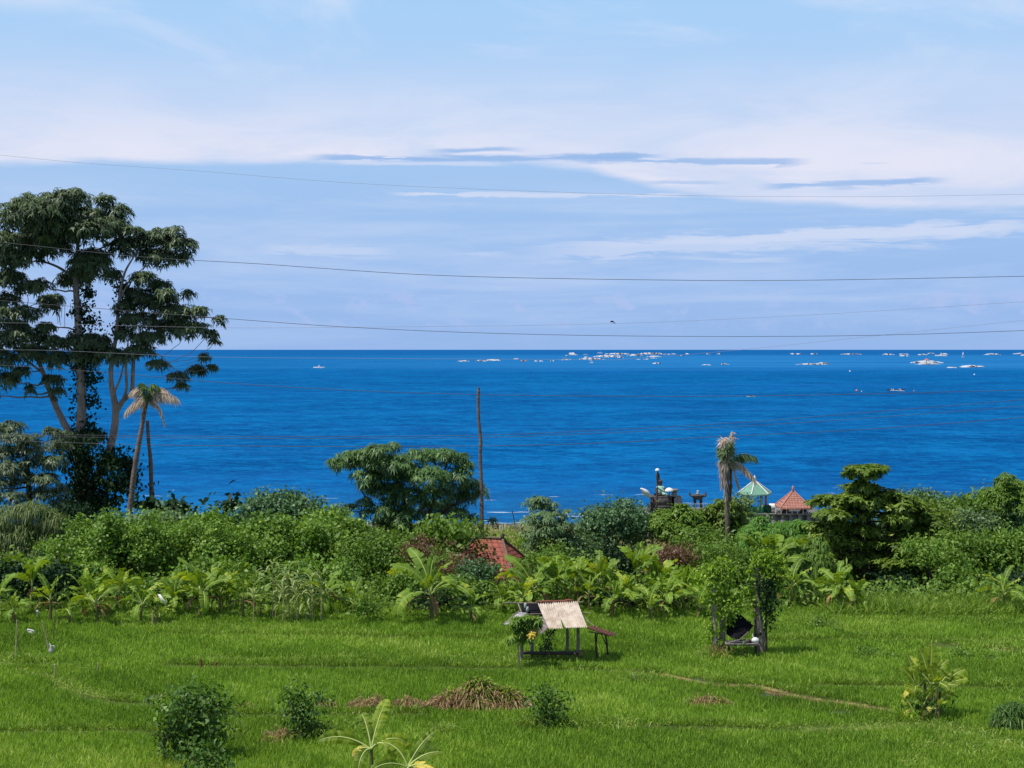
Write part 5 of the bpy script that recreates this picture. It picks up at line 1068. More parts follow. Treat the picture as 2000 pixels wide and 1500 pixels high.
# left and right sheets, parted at the eave
mb = corr(el_, lerp(el_, er, .36), rl, lerp(rl, rr_, .48), 8); mb.build('roof_sheet', M['sheet'], root)
mb = corr(lerp(el_, er, .43)+[0, -.03, .02], er+[0, -.03, .02], lerp(rl, rr_, .39)+[0, -.03, .02], rr_+[0, -.03, .02], 11); mb.build('roof_sheet', M['sheet'], root)
mb = MB(); q = np.linspace(rl+[-.03, -.03, .06], lerp(rl, rr_, .86)+[0, -.03, .07], 14)+rng.normal(size=(14, 3))*[0, .01, .015]; mb.tube(q, .055, 7); mb.build('ridge_cap', M['rust'], root)
mb = MB(); mb.tube([P(984, 1177.5, 65.7), P(1050, 1178, 65.7), P(1138, 1176, 65.7)], .028, 6); mb.build('roof_beam', M['wood'], root)
mb = MB(); mb.tube([P(1010, 1199.5, 64.9), P(1075, 1199, 64.9), P(1151, 1197, 64.9)], .022, 6); mb.build('roof_beam', M['wood'], root)
mb = MB(); mb.tube([P(1012, 1179, 65.5), P(1016, 1190, 64.8), P(1020, 1200, 64.4)], .035, 6); mb.build('rafter', M['wood'], root)
mb = MB(); mb.tube([P(1143, 1205, 64), P(1150, 1214, 63.5), P(1160, 1223, 63)], .02, 6); mb.build('rafter', M['wood'], root)
mb = MB(); mb.tube([P(983, 1220, 63.2), P(998, 1206, 63.9), P(1014, 1193, 64.6)], .03, 6); mb.build('rafter', M['wood'], root)
mb = MB(); mb.slab([P(984, 1220, 63.2), P(1010, 1196, 64.5), P(1030, 1197, 64.5), P(1012, 1218, 63.4)], .03); mb.build('roof_sheet', mat('grey_white_sheet', (.50,.49,.48), .7, scale=6, col2=(.26,.25,.25)), root)
mb = MB(); mb.slab([P(1052, 1206, 64.2), P(1060, 1205, 64.2), P(1071, 1226, 63.3), P(1056, 1240, 63.3), P(1048, 1222, 63.7)], .03); mb.build('roof_sheet', mat('grey_sheet', (.32,.27,.26), .8, scale=5, var=.4), root)
mb = MB(); mb.slab([P(1008, 1222, 63.4), P(1030, 1205, 64.2), P(1052, 1212, 64), P(1050, 1240, 63.4), P(1035, 1259, 63.1), P(1024, 1238, 63.2)], .03); mb.build('tarpaulin', M['browntarp'], root)
mb = MB(); mb.slab([P(1018, 1180, 66.2), P(1052, 1180, 66.2), P(1060, 1202, 65.4), P(1040, 1204, 65.4), P(1022, 1200, 65.6)], .03); mb.build('rear_sheet', M['tarp'], root)
mb = MB(); g0 = P(1020, 1274, 64.2); g1 = P(1132, 1274.5, 64.2)
for j in range(2): off = np.array([0, j*.2-.15, 0]); mb.box((g0+g1)/2+off, [np.linalg.norm(g1-g0), .18, .05])
mb.tube([P(1017, 1276.5, 63.8), P(1075, 1277, 63.8), P(1134, 1277.5, 63.8)], .045, 7); 
mb.build('bench', M['wooddark'], root)
mb = MB(); mb.tube([P(1130, 1277, 63.7), P(1135, 1276.5, 63.7), P(1140, 1276.5, 63.7)], [.15, .17, .13], 9); mb.build('log', M['pstem'], label='short brown log end on the right edge of the hut platform', cat='log')
for px, yb in ((1068, 1288), (1086, 1302), (1112, 1284)):
    Y = 14*F/(yb-HY); mb = MB(); a = P(px, 1277, 64.1); mb.tube([[a[0], a[1], -.05], (a+np.array([a[0], a[1], 0]))/2, a], .05, 7); mb.build('leg', M['wood'], root)
# clutter on the hut roof
for (px, py, w_, lab) in ((1026, 1186, .06, 'small white tin hanging under the hut beam, upper one'), (1030, 1193, .07, 'small white tin hanging under the hut beam, lower one')):
    mb = MB(); mb.lathe(P(px, py+2, 65.6), [(0, 0), (w_*.8, .01), (w_, .05), (w_, .2), (w_*.6, .24), (0, .24)], 10); mb.build('tin', M['plastic'], label=lab, cat='tin', group='tins under the hut beam')
mb = MB(); mb.slab([P(970, 1201, 78), P(1004, 1200, 78), P(1005, 1212, 77.2), P(969, 1213, 77.2)], .12); mb.build('blue_sheet', M['bluetarp'], label='dark blue sheet lying at the field edge behind the left side of the hut', cat='sheet')
# creeper on the platform
mb = MB(); root2 = thing('climbing_creeper', 'dark creeper climbing through the hut from the platform to the roof', 'creeper', (gx_(1068, 64.6), 64.6, 0))
bl = [blob(*q, 64.6, 1) for q in [(1083,1230,8,4),(1078,1236,7,5),(1073,1243,5,6),(1069,1251,5,7),(1065,1260,7,8),(1072,1259,6,6),(1060,1265,7,7),(1080,1254,5,4),(1066,1270,12,5),(1062,1283,8,6),(1070,1285,6,5)]]
foliage(mb, bl, 150, .10, .7); mb.build('foliage', M['darkvine'], root2)
mb = MB(); mb.tube(spline([P(1064, 1292, 64.6), P(1066, 1270, 64.6), P(1070, 1248, 64.6), P(1084, 1229, 64.6)], 5), .03, 6); mb.build('stem', M['barkdark'], root2)
# papaya-like plant in front with a yellow leaf
root2 = thing('papaya_plant', 'leafy papaya plant in front of the left side of the hut with one yellow leaf', 'papaya plant', (gx_(1015, 62.6), 62.6, 0))
mb = MB(); bl = [blob(*q, 62.6, 1) for q in [(1012,1212,14,6),(1030,1208,14,6),(1045,1211,12,6),(1008,1222,10,6),(1028,1220,16,8),(1046,1222,10,6),(1020,1235,12,9),(1030,1245,10,8),(1016,1248,7,7),(1052,1216,6,4)]]
foliage(mb, bl, 42, .22, .35, 6, .3); mb.build('foliage', M['shrub'], root2)
mb = MB(); mb.tube(spline([[gx_(1015, 62.6), 62.6, 0], P(1012, 1265, 62.6), P(1014, 1240, 62.6), P(1022, 1215, 62.6)], 5), np.linspace(.05, .03, 16), 7)
for q in bl: limb(mb, P(1018, 1235, 62.6), q[:3], .02, .01, n=4, sides=5)
mb.build('stem', M['bamboopole'], root2)
mb = MB(); foliage(mb, [blob(1040, 1240, 5, 4.5, 61.9, .5)], 160, .16, .45, 5, .2); mb.build('yellow_leaf', M['yellow'], root2)
mb = MB(); foliage(mb, [blob(998, 1248, 9, 8, 62.3, .8), blob(988, 1256, 6, 5, 62.3, .8)], 60, .2, .25, 5, .4); mb.build('pale_foliage', M['weed'], root2)
# tufts around the hut feet
mb = MB()
for (px, py, n) in ((1030,1300,160),(1060,1296,160),(1085,1302,200),(1105,1296,160),(1125,1296,160),(1166,1293,80),(1187,1288,60),(1045,1305,120),(1025,1290,160)):
    c = G(px, py); p = np.column_stack([c[0]+rng.normal(size=n)*.25, c[1]+rng.normal(size=n)*.25, np.zeros(n)]); d = unit(np.column_stack([rng.normal(size=(n, 2))*.6, np.ones(n)])); mb.leaves(p, d, unit(np.cross(d, rand_dirs(n))), rng.uniform(.3, .75, n), .035, .45)
mb.build('tall_grass', M['weed'], kind='stuff', label='tall pale grass growing round the feet of the hut')
# lean-to right of the hut
root2 = thing('lean_to_table', 'small rusty sheet lean-to on thin crooked legs right of the open hut', 'lean-to', (gx_(1172, 63.8), 63.8, 0))
mb = corr(P(1143, 1226, 63.2), P(1190, 1241.5, 63.2), P(1156, 1221, 65.2), P(1205, 1238.5, 65.2), 9, .022); mb.build('roof_sheet', M['rust'], root2)
mb = MB(); mb.tube([P(1150, 1234, 63.6), P(1175, 1238, 63.7), P(1190, 1241, 63.8)], .03, 6); mb.tube([P(1195, 1234.5, 65), P(1200, 1237, 65), P(1205, 1239, 65)], .02, 6); mb.build('beam', M['wood'], root2)
for pts in ([(1163,1236),(1164,1262),(1167,1292)], [(1183,1240),(1186,1262),(1187,1287)]):
    Y = 14*F/(pts[-1][1]-HY); mb = MB(); mb.tube(np.array([P(a, b_, Y) for a, b_ in pts])-[0, 0, .02], [.04, .045, .05], 7); mb.build('leg', M['wooddark'], root2)
for pts in ([(1174,1238),(1180,1250),(1185,1264)], [(1167,1237),(1166,1246),(1165,1256)]):
    mb = MB(); mb.tube([P(a, b_, 64.6) for a, b_ in pts], .025, 6); mb.build('brace', M['wooddark'], root2)

# ---------------------------------------------------------------- vine-covered pillars and tarp shelter
def pillar(lab, trunks, blobs_, Y, sp='lime'):
    root = thing('vine_pillar', lab, 'tree', (gx_(trunks[0][0][0], Y), Y, 0), 'vine-covered pillar trees beside the tarp shelter'); mb = MB()
    for tr in trunks: c = spline([P(a, b_, Y+dy)+[0, 0, 0] for a, b_, r_, dy in tr], 6); r_ = spline([[q[2]] for q in tr], 6)[:, 0]; mb.tube(c, r_*(1+.08*rng.normal(size=len(r_))), 9)
    mb.build('trunk', M['bark'], root, smooth=True)
    mb = MB(); bl = [blob(a, b_, c_*.72, d_*.85, Y, 1) for a, b_, c_, d_ in blobs_]; foliage(mb, bl, 85, .14, .6, 1, .35, spread=1.2); foliage(mb, bl, 16, .16, .5, 6, .35); mb.build('foliage', M[sp], root)
    return root
pillar('left vine-covered pillar of two trunks with bright leaves spilling to the right', [[(1396,1288,.15,0),(1397,1240,.13,0),(1395,1190,.12,0),(1394,1130,.08,0)], [(1412,1288,.17,.4),(1411,1240,.14,.4),(1413,1180,.12,.4),(1412,1120,.08,.4)]],
 [(1413,1094,13,8),(1425,1100,10,8),(1398,1105,12,9),(1388,1112,10,9),(1418,1112,18,10),(1400,1122,20,10),(1385,1130,10,12),(1425,1125,10,9),(1395,1140,18,12),(1382,1152,10,10),(1412,1150,12,12),(1430,1140,6,8),(1378,1165,9,8),(1400,1165,18,12),(1425,1165,14,10),(1385,1180,10,8),(1415,1182,18,10),(1440,1175,12,8),(1400,1196,12,8),(1425,1198,14,8),(1448,1188,9,7),(1425,1215,8,12),(1388,1200,6,10),(1386,1225,6,12),(1400,1215,8,10),(1384,1245,5,8),(1415,1230,6,10),(1394,1235,9,12),(1405,1252,7,8),(1390,1262,5,7),(1424,1222,9,10),(1408,1198,14,12)], 65.4)
pillar('right vine-covered pillar with a round bright crown and dark creeper on its trunk', [[(1487,1286,.19,0),(1486,1240,.16,0),(1481,1190,.14,0),(1480,1110,.10,0)], [(1477,1284,.10,.5),(1476,1230,.09,.5),(1476,1170,.08,.5)]],
 [(1500,1088,18,9),(1520,1092,12,9),(1482,1093,14,8),(1475,1105,14,9),(1500,1105,22,11),(1525,1105,10,11),(1490,1118,22,10),(1515,1120,18,11),(1465,1118,9,8),(1530,1122,7,9),(1520,1136,14,10),(1470,1132,10,9),(1462,1150,10,10),(1525,1150,11,10),(1530,1138,10,8),(1458,1165,10,9),(1472,1180,8,9),(1470,1165,9,10),(1510,1165,12,10),(1495,1185,9,12),(1476,1205,6,10),(1505,1205,9,10)], 65.6)
root2 = thing('hanging_creeper', 'dark creeper hanging down the right side of the right vine pillar', 'creeper', (gx_(1500, 65.4), 65.4, 0))
mb = MB(); foliage(mb, [blob(a, b_, c_, d_, 65.3, 1) for a, b_, c_, d_ in [(1500,1140,12,16),(1498,1165,13,16),(1505,1175,12,14),(1500,1195,12,14),(1510,1190,9,12),(1498,1215,9,13),(1497,1235,7,12),(1500,1250,6,8),(1488,1150,9,14),(1492,1130,14,12)]], 80, .15, .6, 1, .5); mb.build('foliage', M['darkvine'], root2)
mb = MB(); mb.tube([[gx_(1497, 65.4), 65.4, 0], P(1496, 1220, 65.4), P(1498, 1130, 65.4)], [.06, .05, .03], 7); mb.build('stem', M['barkdark'], root2)
root = thing('tarp_shelter', 'dark tarpaulin shelter with a plank bench strung between the two vine pillars', 'shelter', (gx_(1450, 65.4), 65.4, 0))
mb = MB(); c0 = [P(1436, 1192, 66.4), P(1455, 1208, 66), P(1471, 1222, 65.4), P(1461, 1237, 65.0), P(1444, 1249, 64.8), P(1430, 1246, 65), P(1419, 1238, 65.5), P(1420, 1205, 66)]
mb.slab(c0, .03); mb.build('tarpaulin', M['tarp'], root)
mb = MB(); mb.slab([P(1455, 1208, 66.05), P(1472, 1222, 65.4), P(1420, 1208, 67.2), P(1424, 1196, 67.2)], .02); mb.build('tarpaulin', M['tarp'], root)
mb = MB()
for j in range(4): mb.box((P(1418, 1257, 65)+P(1481, 1257, 65))/2+[0, j*.24-.3, 0], [1.5, .21, .05])
mb.tube([P(1416, 1258, 64.6), P(1450, 1258.5, 64.6), P(1481, 1257, 64.6)], .035, 6); mb.build('bench', M['wood'], root)
for pts, r_ in (([(1462,1234),(1452,1243),(1442,1252)], .022), ([(1443,1250),(1432,1253),(1422,1256)], .03)):
    mb = MB(); mb.tube([P(a, b_, 64.7) for a, b_ in pts], r_, 6); mb.build('pole', M['wood'], root)
for px in (1424, 1476): mb = MB(); a = P(px, 1258, 65.1); mb.tube([[a[0], a[1], -.05], [a[0], a[1], a[2]/2], a], .055, 7); mb.build('leg', M['wooddark'], root)
mb = MB(); c = P(1475, 1251, 64.8); mb.lathe(c-[0, 0, .08], [(0, 0), (.12, .02), (.15, .08), (.11, .17), (.04, .22), (0, .22)], 9, sx=1.3)
mb.tube([c+[-.08, 0, .12], c+[-.11, 0, .25], P(1470, 1237, 64.8)], [.03, .02, .008], 6); mb.build('plastic_bag', M['white'], label='crumpled white plastic bag on the right end of the bench', cat='bag')
mb = MB(); c = P(1459, 1250, 65); mb.lathe(c-[0, 0, .18], [(0, 0), (.13, .01), (.16, .1), (.12, .2), (0, .24)], 9, sx=1.3); mb.build('bundle', M['browntarp'], label='small brown bundle on the bench left of the white bag', cat='bundle')
mb = MB(); c = P(1444, 1252, 65); mb.lathe(c-[0, 0, .1], [(0, 0), (.3, .01), (.36, .06), (.2, .14), (0, .16)], 10, sx=1.6); mb.build('folded_cloth', M['cloth'], label='dark folded cloth lying on the bench under the tarpaulin', cat='cloth')
root2 = thing('sapling', 'small leafy sapling growing under the bench between the pillars', 'sapling', (gx_(1451, 64.6), 64.6, 0))
mb = MB(); foliage(mb, [blob(1452, 1264, 10, 5, 64.6, 1), blob(1446, 1268, 5, 4, 64.6, 1)], 90, .12, .6); mb.build('foliage', M['shrub'], root2)
mb = MB(); mb.tube([P(1450, 1284, 64.6)-[0, 0, .1], P(1452, 1275, 64.6), P(1455, 1266, 64.6)], .03, 6); mb.build('stem', M['barkdark'], root2)
root2 = thing('dry_tuft', 'dry straw and green weeds heaped against the foot of the left vine pillar', 'weed heap', (gx_(1405, 64.8), 64.8, 0))
def tuft(mb, px, py, n, rad, h, z=0., Y=None, dr=.5, spr=.6, asp_w=.03):
    c = G(px, py) if Y is None else np.array([gx_(px, Y), Y, 0.]); p = np.column_stack([c[0]+rng.normal(size=n)*rad*.5, c[1]+rng.normal(size=n)*rad*.5, np.full(n, z)+rng.random(n)*h*.3])
    out = (p-c)/max(rad, .01); d = unit(np.column_stack([out[:, :2]*.7+rng.normal(size=(n, 2))*spr*.6, np.full(n, 1.)])); mb.leaves(p, d, unit(np.cross(d, rand_dirs(n))), h*rng.uniform(.6, 1.1, n), asp_w, dr, fold=.05); return mb
mb = MB(); tuft(mb, 1400, 1286, 260, .55, .7); tuft(mb, 1412, 1284, 160, .4, .6); mb.build('green_blades', M['weed'], root2)
mb = MB(); tuft(mb, 1402, 1285, 120, .4, .9, dr=.6); mb.build('dry_blades', M['dry'], root2)

# ---------------------------------------------------------------- bushes, heaps and stakes in the field
def bush(name, lab, base, blobs_, sp, L, asp, dens, k=1, droop=.2, stemr=.04, cat='bush', extra=None):
    Y = 14*F/(base[1]-HY); root = thing(name, lab, cat, (gx_(base[0], Y), Y, 0)); bl = [blob(q[0], q[1]+2, q[2]*.84, q[3]*.84, Y, 1) for q in blobs_]
    mb = MB(); foliage(mb, bl, dens*1.25, L, asp, k, droop, spread=1.0); mb.build('foliage', M[sp], root)
    ms = MB(); g = np.array([gx_(base[0], Y), Y, -.05]); top = np.array(bl[0][:3]); ms.tube([g, (g+top)/2, top], [stemr*1.3, stemr, stemr*.6], 7)
    for q in bl: limb(ms, g+(top-g)*rng.uniform(.2, .6), q[:3], stemr*.6, .01, n=5, sides=5)
    ms.build('stem', M['barkdark'], root)
    if extra: extra(root, Y)
    return root
M['bushleaf'] = leafmat('broad_bush_leaf', (.026,.070,.016), (.080,.165,.032), (.34,.48,.12), trans=.25, rough=.45, spec=.25, patch=1.6)
bush('broad_leaved_bush', 'large broad-leaved bush in the lower left of the field', (375, 1484), [(375,1400,30,40),(345,1380,26,20),(375,1358,36,16),(410,1368,26,18),(320,1385,18,14),(330,1405,24,16),(420,1390,20,18),(405,1415,32,26),(350,1425,34,24),(380,1440,44,22),(418,1440,20,16),(360,1455,36,16),(395,1345,16,8),(355,1350,12,8),(432,1372,10,8),(310,1375,8,6),(435,1395,8,6),(405,1462,26,12)], 'bushleaf', .19, .6, 62, droop=.3)
bush('wilted_bush', 'small brownish wilted bush on a thin stem left of the large broad-leaved bush', (324, 1492), [(320,1440,11,11),(330,1432,12,9),(315,1452,7,8),(333,1450,11,9),(326,1462,8,6),(312,1436,4,5)], 'darkvine', .11, .3, 130, 1, .3, .03)
mbx = MB(); foliage(mbx, [blob(326, 1448, 14, 14, 48.6, .8)], 30, .13, .3); mbx.build('wilted_leaves', M['red'], bpy.data.objects['wilted_bush'])
bush('broad_leaved_bush', 'low broad-leaved bush cut by the bottom edge, under the large bush', (398, 1530), [(395,1490,30,18),(375,1480,18,12),(415,1475,20,12),(430,1490,16,14),(395,1465,18,8),(372,1500,22,14),(420,1508,20,14),(365,1468,10,5)], 'bushleaf', .17, .6, 75)
bush('broad_leaved_bush', 'upright dark bush with glossy leaves between the large bush and the straw heaps', (592, 1446), [(590,1385,22,20),(570,1360,16,10),(595,1352,20,10),(618,1362,14,8),(560,1370,10,7),(548,1365,6,5),(580,1375,26,14),(605,1380,20,14),(590,1400,26,16),(595,1415,24,16),(600,1430,22,12),(578,1345,6,5),(632,1358,8,4)], 'bushleaf', .16, .6, 80)
bush('broad_leaved_bush', 'compact dark bush at the right end of the large straw heap', (1065, 1424), [(1068,1370,20,16),(1055,1355,16,8),(1075,1352,16,8),(1090,1368,12,10),(1055,1375,14,12),(1085,1385,18,12),(1060,1392,22,14),(1080,1403,18,12),(1045,1372,8,8),(1062,1342,8,5),(1100,1380,6,6),(1050,1405,12,10)], 'bushleaf', .15, .6, 85)
def gtuft(lab, base, specs, name='grass_tuft', cat='grass tuft'):
    Y = 14*F/(base[1]-HY); root = thing(name, lab, cat, (gx_(base[0], Y), Y, 0))
    for nm, mt_, n, rad, h, dx in specs: mb = MB(); tuft(mb, base[0]+dx, base[1], n, rad, h, dr=.55); mb.build(nm, M[mt_], root)
gtuft('green grass tuft with arching blades at the right foot of the upright dark bush', (618, 1444), [('green_blades','weed',260,.4,.85,0), ('dark_blades','shrub',200,.4,.9,0)])
gtuft('dry straw and grass tuft left of the upright dark bush', (552, 1448), [('dry_blades','dry',150,.35,.8,0), ('green_blades','weed',120,.3,.5,6)])
gtuft('green and straw grass tuft at the left foot of the compact dark bush', (1034, 1422), [('green_blades','weed',220,.35,.8,0), ('dry_blades','dry',50,.3,.5,0)])
gtuft('green grass tuft at the right foot of the compact dark bush', (1092, 1424), [('green_blades','weed',200,.35,.75,0), ('dark_blades','shrub',160,.35,.8,0)])
gtuft('dark grass tuft with two white stalks in the middle of the field', (1252, 1334), [('green_blades','weed',180,.4,.6,0), ('dark_blades','shrub',160,.4,.5,0)])
gtuft('grass tuft with pale stalks behind the foreground banana plants', (862, 1434), [('green_blades','weed',200,.35,.6,0), ('dry_blades','dry',40,.25,.5,0)])
bush('rush_clump', 'dense round dark bush of narrow leaves at the right edge of the photo', (1975, 1428), [(1972,1398,28,24),(1955,1405,20,18),(1992,1405,24,20),(1960,1385,18,12),(1980,1380,20,12),(2008,1395,20,20)], 'bushleaf', .30, .12, 40, 6, .45, cat='rush clump')
# straw heaps
def heap(lab, base, parts, name='straw_heap'):
    Y = 14*F/(base[1]-HY); root = thing(name, lab, 'straw heap', (gx_(base[0], Y), Y, 0), 'straw heaps')
    mb = MB(); mg_ = MB()
    for px, w_, h, n, g in parts:
        x = gx_(px, Y); a = w_*Y/F
        th = rng.uniform(0, 6.28, n); r_ = np.sqrt(rng.random(n)); hz = h*(1-r_**2)*rng.uniform(.5, 1, n)
        p = np.column_stack([x+a*r_*np.cos(th), Y+.5*a*r_*np.sin(th), hz]); d = unit(np.column_stack([np.cos(th)*.7*r_, np.sin(th)*.7*r_-.25, rng.uniform(-.9, .9, n)])+rng.normal(size=(n, 3))*.25)
        mb.leaves(p, d, unit(np.cross(d, rand_dirs(n))), rng.uniform(.25, .6, n), .035, .55, fold=.05)
        m_ = min(n, int(n*g)); j = rng.permutation(n)[:m_]; pg = p[j]; nn = rand_dirs(m_); dg = unit(np.cross(nn, rand_dirs(m_))); mg_.leaves(pg+[0, -.05, .12], dg, unit(np.cross(dg, nn)), .20, .12)
    mb.build('straw', M['dry'], root)
    if mg_.v: mg_.build('green_creeper', M['lime'], root)
    ms = MB(); ms.lathe([gx_(parts[0][0], Y), Y, -.05], [(parts[0][1]*Y/F*.7, 0), (parts[0][1]*Y/F*.6, parts[0][2]*.4), (parts[0][1]*Y/F*.3, parts[0][2]*.65), (0, parts[0][2]*.7)], 12, sy=.5); ms.build('core', M['bananadry'], root)
heap('large brown straw heap overgrown with green creeper in the middle of the field', (930, 1386), [(935,52,1.2,2400,1.0),(885,38,.8,1100,.1),(850,14,.5,300,0),(990,42,.85,1200,.5),(925,34,1.15,900,1.2),(965,30,.9,600,.3),(1015,18,.55,400,.1)])
heap('low brown straw heap, second from the left of the small ones', (715, 1386), [(712,28,.42,500,.02),(738,14,.5,240,0)])
heap('low brown straw heap next to the large heap, with loose stalks', (795, 1386), [(790,24,.45,450,.02),(815,14,.35,160,0)])
heap('smallest brown straw heap at the left end of the row', (640, 1387), [(638,16,.32,220,.02)])
heap('low row of cut dry stalks in the right half of the field', (1382, 1380), [(1365,18,.32,260,.1),(1385,16,.42,260,.05),(1408,18,.3,240,.1)], 'stubble_row')
heap('small pile of straw on the left of the upright dark bush base', (532, 1452), [(535,16,.2,200,.1)])
heap('little dry straw wisp at the end of the bank beyond the large bush', (478, 1388), [(478,14,.25,120,.3)])
# small round weed clumps
for px, py, r_, lab in ((1690,1285,14,'round dark weed clump right of the curving bank, larger of a pair'), (1736,1289,9,'round dark weed clump right of the curving bank, smaller of a pair'), (1878,1288,12,'round weed clump behind the right banana clump'), (1940,1292,9,'small round weed clump at the right beyond the banana clump'), (1602,1228,13,'round weed clump near the tall grass right of the vine pillars'), (1636,1238,8,'small pale weed clump near the tall grass right of the vine pillars')):
    bush('weed_clump', lab, (px, py), [(px, py-r_*1.0, r_*1.2, r_*1.0), (px+r_*.5, py-r_*.9, r_*.9, r_*.8), (px-r_*.6, py-r_*.8, r_*.8, r_*.7)], 'shrub', .13, .5, 120, 1, stemr=.02, cat='weed clump')
def stake(name, lab, a, b_, r_, mt_, cat='stake', group=None, off=0.):
    Y = 14*F/(b_[1]-HY); mb = MB(); p, q = P(*a, Y), P(*b_, Y); mb.tube([q-[0, 0, .1], (p+q)/2+[.01, 0, 0], p], [r_, r_, r_*.85], 7); mb.lathe(p-[0, 0, .01], [(r_*.9, 0), (r_*.6, .02), (0, .025)], 7)
    return mb.build(name, M[mt_], label=lab, cat=cat, group=group)
stake('bamboo_stake', 'tall pale bamboo stake near the left edge of the field', (33,1211), (30,1291), .032, 'bamboopole')
stake('bamboo_stake', 'leaning grey stake the plastic bag is tied to', (82,1213), (98,1279), .028, 'bamboopole')
stake('thin_stick', 'thin tall reddish stick just right of the leaning stake', (111,1150), (103,1258), .016, 'rustpole')
stake('bamboo_stake', 'short orange-tan stake below the plastic bag', (107,1298), (106,1327), .032, 'bamboopole')
stake('bamboo_stake', 'short tan stake standing alone in the left paddy', (191,1295), (190,1319), .028, 'bamboopole')
stake('bamboo_stake', 'short pale stake at the field edge below the white flag', (298,1194), (297,1226), .04, 'bamboopole')
stake('thin_stick', 'thin stick carrying the white flag', (309,1160), (304,1228), .018, 'rustpole')
stake('wooden_peg', 'reddish wooden peg left of a pair in the left middle of the field', (392,1287), (393,1311), .05, 'rust', 'peg', 'pegs in the field')
stake('wooden_peg', 'reddish wooden peg right of a pair in the left middle of the field', (422,1293), (423,1310), .045, 'rust', 'peg', 'pegs in the field')
stake('bamboo_stake', 'pale slanting stick left of the large bush', (312,1463), (303,1484), .025, 'white')
stake('white_stalk', 'white dead stalk leaning in the dark grass tuft, left one', (1236,1317), (1245,1338), .022, 'tan', 'stalk')
stake('white_stalk', 'white dead stalk leaning in the dark grass tuft, right one', (1247,1327), (1252,1337), .022, 'tan', 'stalk')
Yf = 71.7; mb = MB(); q = [P(308, 1161, Yf), P(313, 1160.5, Yf), P(324, 1176, Yf-.1), P(322, 1180, Yf-.1), P(317, 1176, Yf)]; mb.slab(q, .02); mb.build('white_flag', M['white'], label='small white cloth flag hanging from a thin stick at the field edge', cat='flag')
Yg_ = YG(1280); root = thing('plastic_bag', 'grey plastic bag tied to the leaning stake', 'bag', tuple(P(100, 1280, Yg_)))
mb = MB(); c = P(100, 1279, Yg_-.1); mb.lathe(c, [(0, 0), (.09, .02), (.12, .12), (.11, .26), (.05, .36), (.07, .42), (0, .44)], 9); mb.tube([c+[0, 0, .36], c+[.12, 0, .42], c+[.16, 0, .34]], [.02, .03, .02], 5); mb.tube([c+[0, 0, .36], c+[-.08, 0, .52], c+[-.12, 0, .46]], [.02, .03, .02], 5); mb.build('bag', M['plastic'], root)
Yj = YG(1242); mb = MB(); c = P(61, 1233, Yj)
for a, b_ in (((53, 1229), (66, 1232)), ((53, 1229), (56, 1235)), ((66, 1232), (68, 1238)), ((56, 1235), (68, 1238))): mb.tube(np.linspace(P(*a, Yj), P(*b_, Yj), 4), .035, 6)
mb.box(P(61, 1234.5, Yj), [.22, .05, .06], tilt=(.2, 0)); mb.tube([P(61, 1236, Yj), P(61, 1240, Yj), P(61, 1246, Yj)], .015, 5)
mb.build('plastic_rack', M['white'], label='small white plastic frame on a wire in the grass right of the tall pale stake', cat='rack')
mb = MB(); Yk = YG(1215); mb.tube([P(74, 1215, Yk), P(74, 1205, Yk), P(73, 1196, Yk)], .015, 5); mb.slab([P(70, 1192, Yk), P(75, 1191, Yk), P(77, 1200, Yk), P(72, 1199, Yk)], .02); mb.build('grey_flag', M['plastic'], label='tiny grey rag on a stick at the field edge above the white frame', cat='flag')
mb = MB(); c = G(312, 1500); th = np.arange(22)*2*np.pi/22; rr = 1+.15*rng.normal(size=22)
vv = np.concatenate([np.stack([c[0]+.85*rr*np.cos(th), c[1]+.7*rr*np.sin(th), np.full(22, .02)], -1), [[c[0], c[1], .10]]]); j = np.arange(22); mb.add(vv, np.stack([j, (j+1) % 22, np.full(22, 22), np.full(22, 22)], -1))
mb.build('bare_earth', mat('orange_earth', (.42,.24,.12), .95, scale=5, col2=(.30,.19,.09), bump=.4), kind='structure', label='patch of bare orange earth at the bottom edge', smooth=True)

# ---------------------------------------------------------------- banana plants in the field
def own_banana(lab, base, stems, name='banana_plant'):
    """stems: (dx m, h, [(length, width, elev, bend, azimuth)...])"""
    Y = 14*F/(base[1]-HY); root = thing(name, lab, 'banana plant', (gx_(base[0], Y), Y, 0)); o_ = np.array([gx_(base[0], Y), Y, 0.])
    for dx, dy, h, lv in stems:
        ms = MB(); b0 = o_+[dx, dy, 0]; ms.tube(spline([b0-[0, 0, .1], b0+[.02, 0, h*.5], b0+[0, 0, h]], 4), np.linspace(.10, .05, 9), 8); ms.build('stem', M['pstem'], root, smooth=True)
        for q in lv:
            L_, w_, e_, bd, az_ = q[:5]; dry = len(q) > 5; mb = banana_leaf(L_*1.0, w_*1.22, R(e_), R(bd), R(az_), .45, h-.05, rng.uniform(.6, .95))
            mb.v = [v_+b0 for v_ in mb.v]; mb.build('dry_leaf' if dry else 'leaf', [M['yellow'] if dry else M['young'], M['rib']], root)
M['young'] = leafmat('young_banana_leaf', (.05,.12,.018), (.23,.33,.030), (.48,.55,.07), trans=.52, tcol=(1.75,1.5,.3), rough=.5, spec=.25, patch=1.5)
own_banana('largest foreground banana plant with a long leaf reaching left, at the bottom edge', (725, 1572), [(0, 0, 1.75,
 [(1.75,.42,62,35,70),(1.7,.40,36,62,184),(1.45,.36,40,110,20),(1.3,.34,50,150,320),(1.2,.32,70,40,120),(1.2,.36,20,120,250),(.8,.16,30,150,200,1)])])
own_banana('smaller foreground banana plant with yellowing leaves, right of the largest one', (796, 1590), [(0, 0, 1.45,
 [(1.3,.34,60,30,30),(1.3,.36,30,60,215),(1.1,.22,30,90,330,1),(1.2,.34,45,60,10),(1.1,.3,70,70,160),(1.0,.3,10,100,280),(1.3,.32,5,60,350)])])
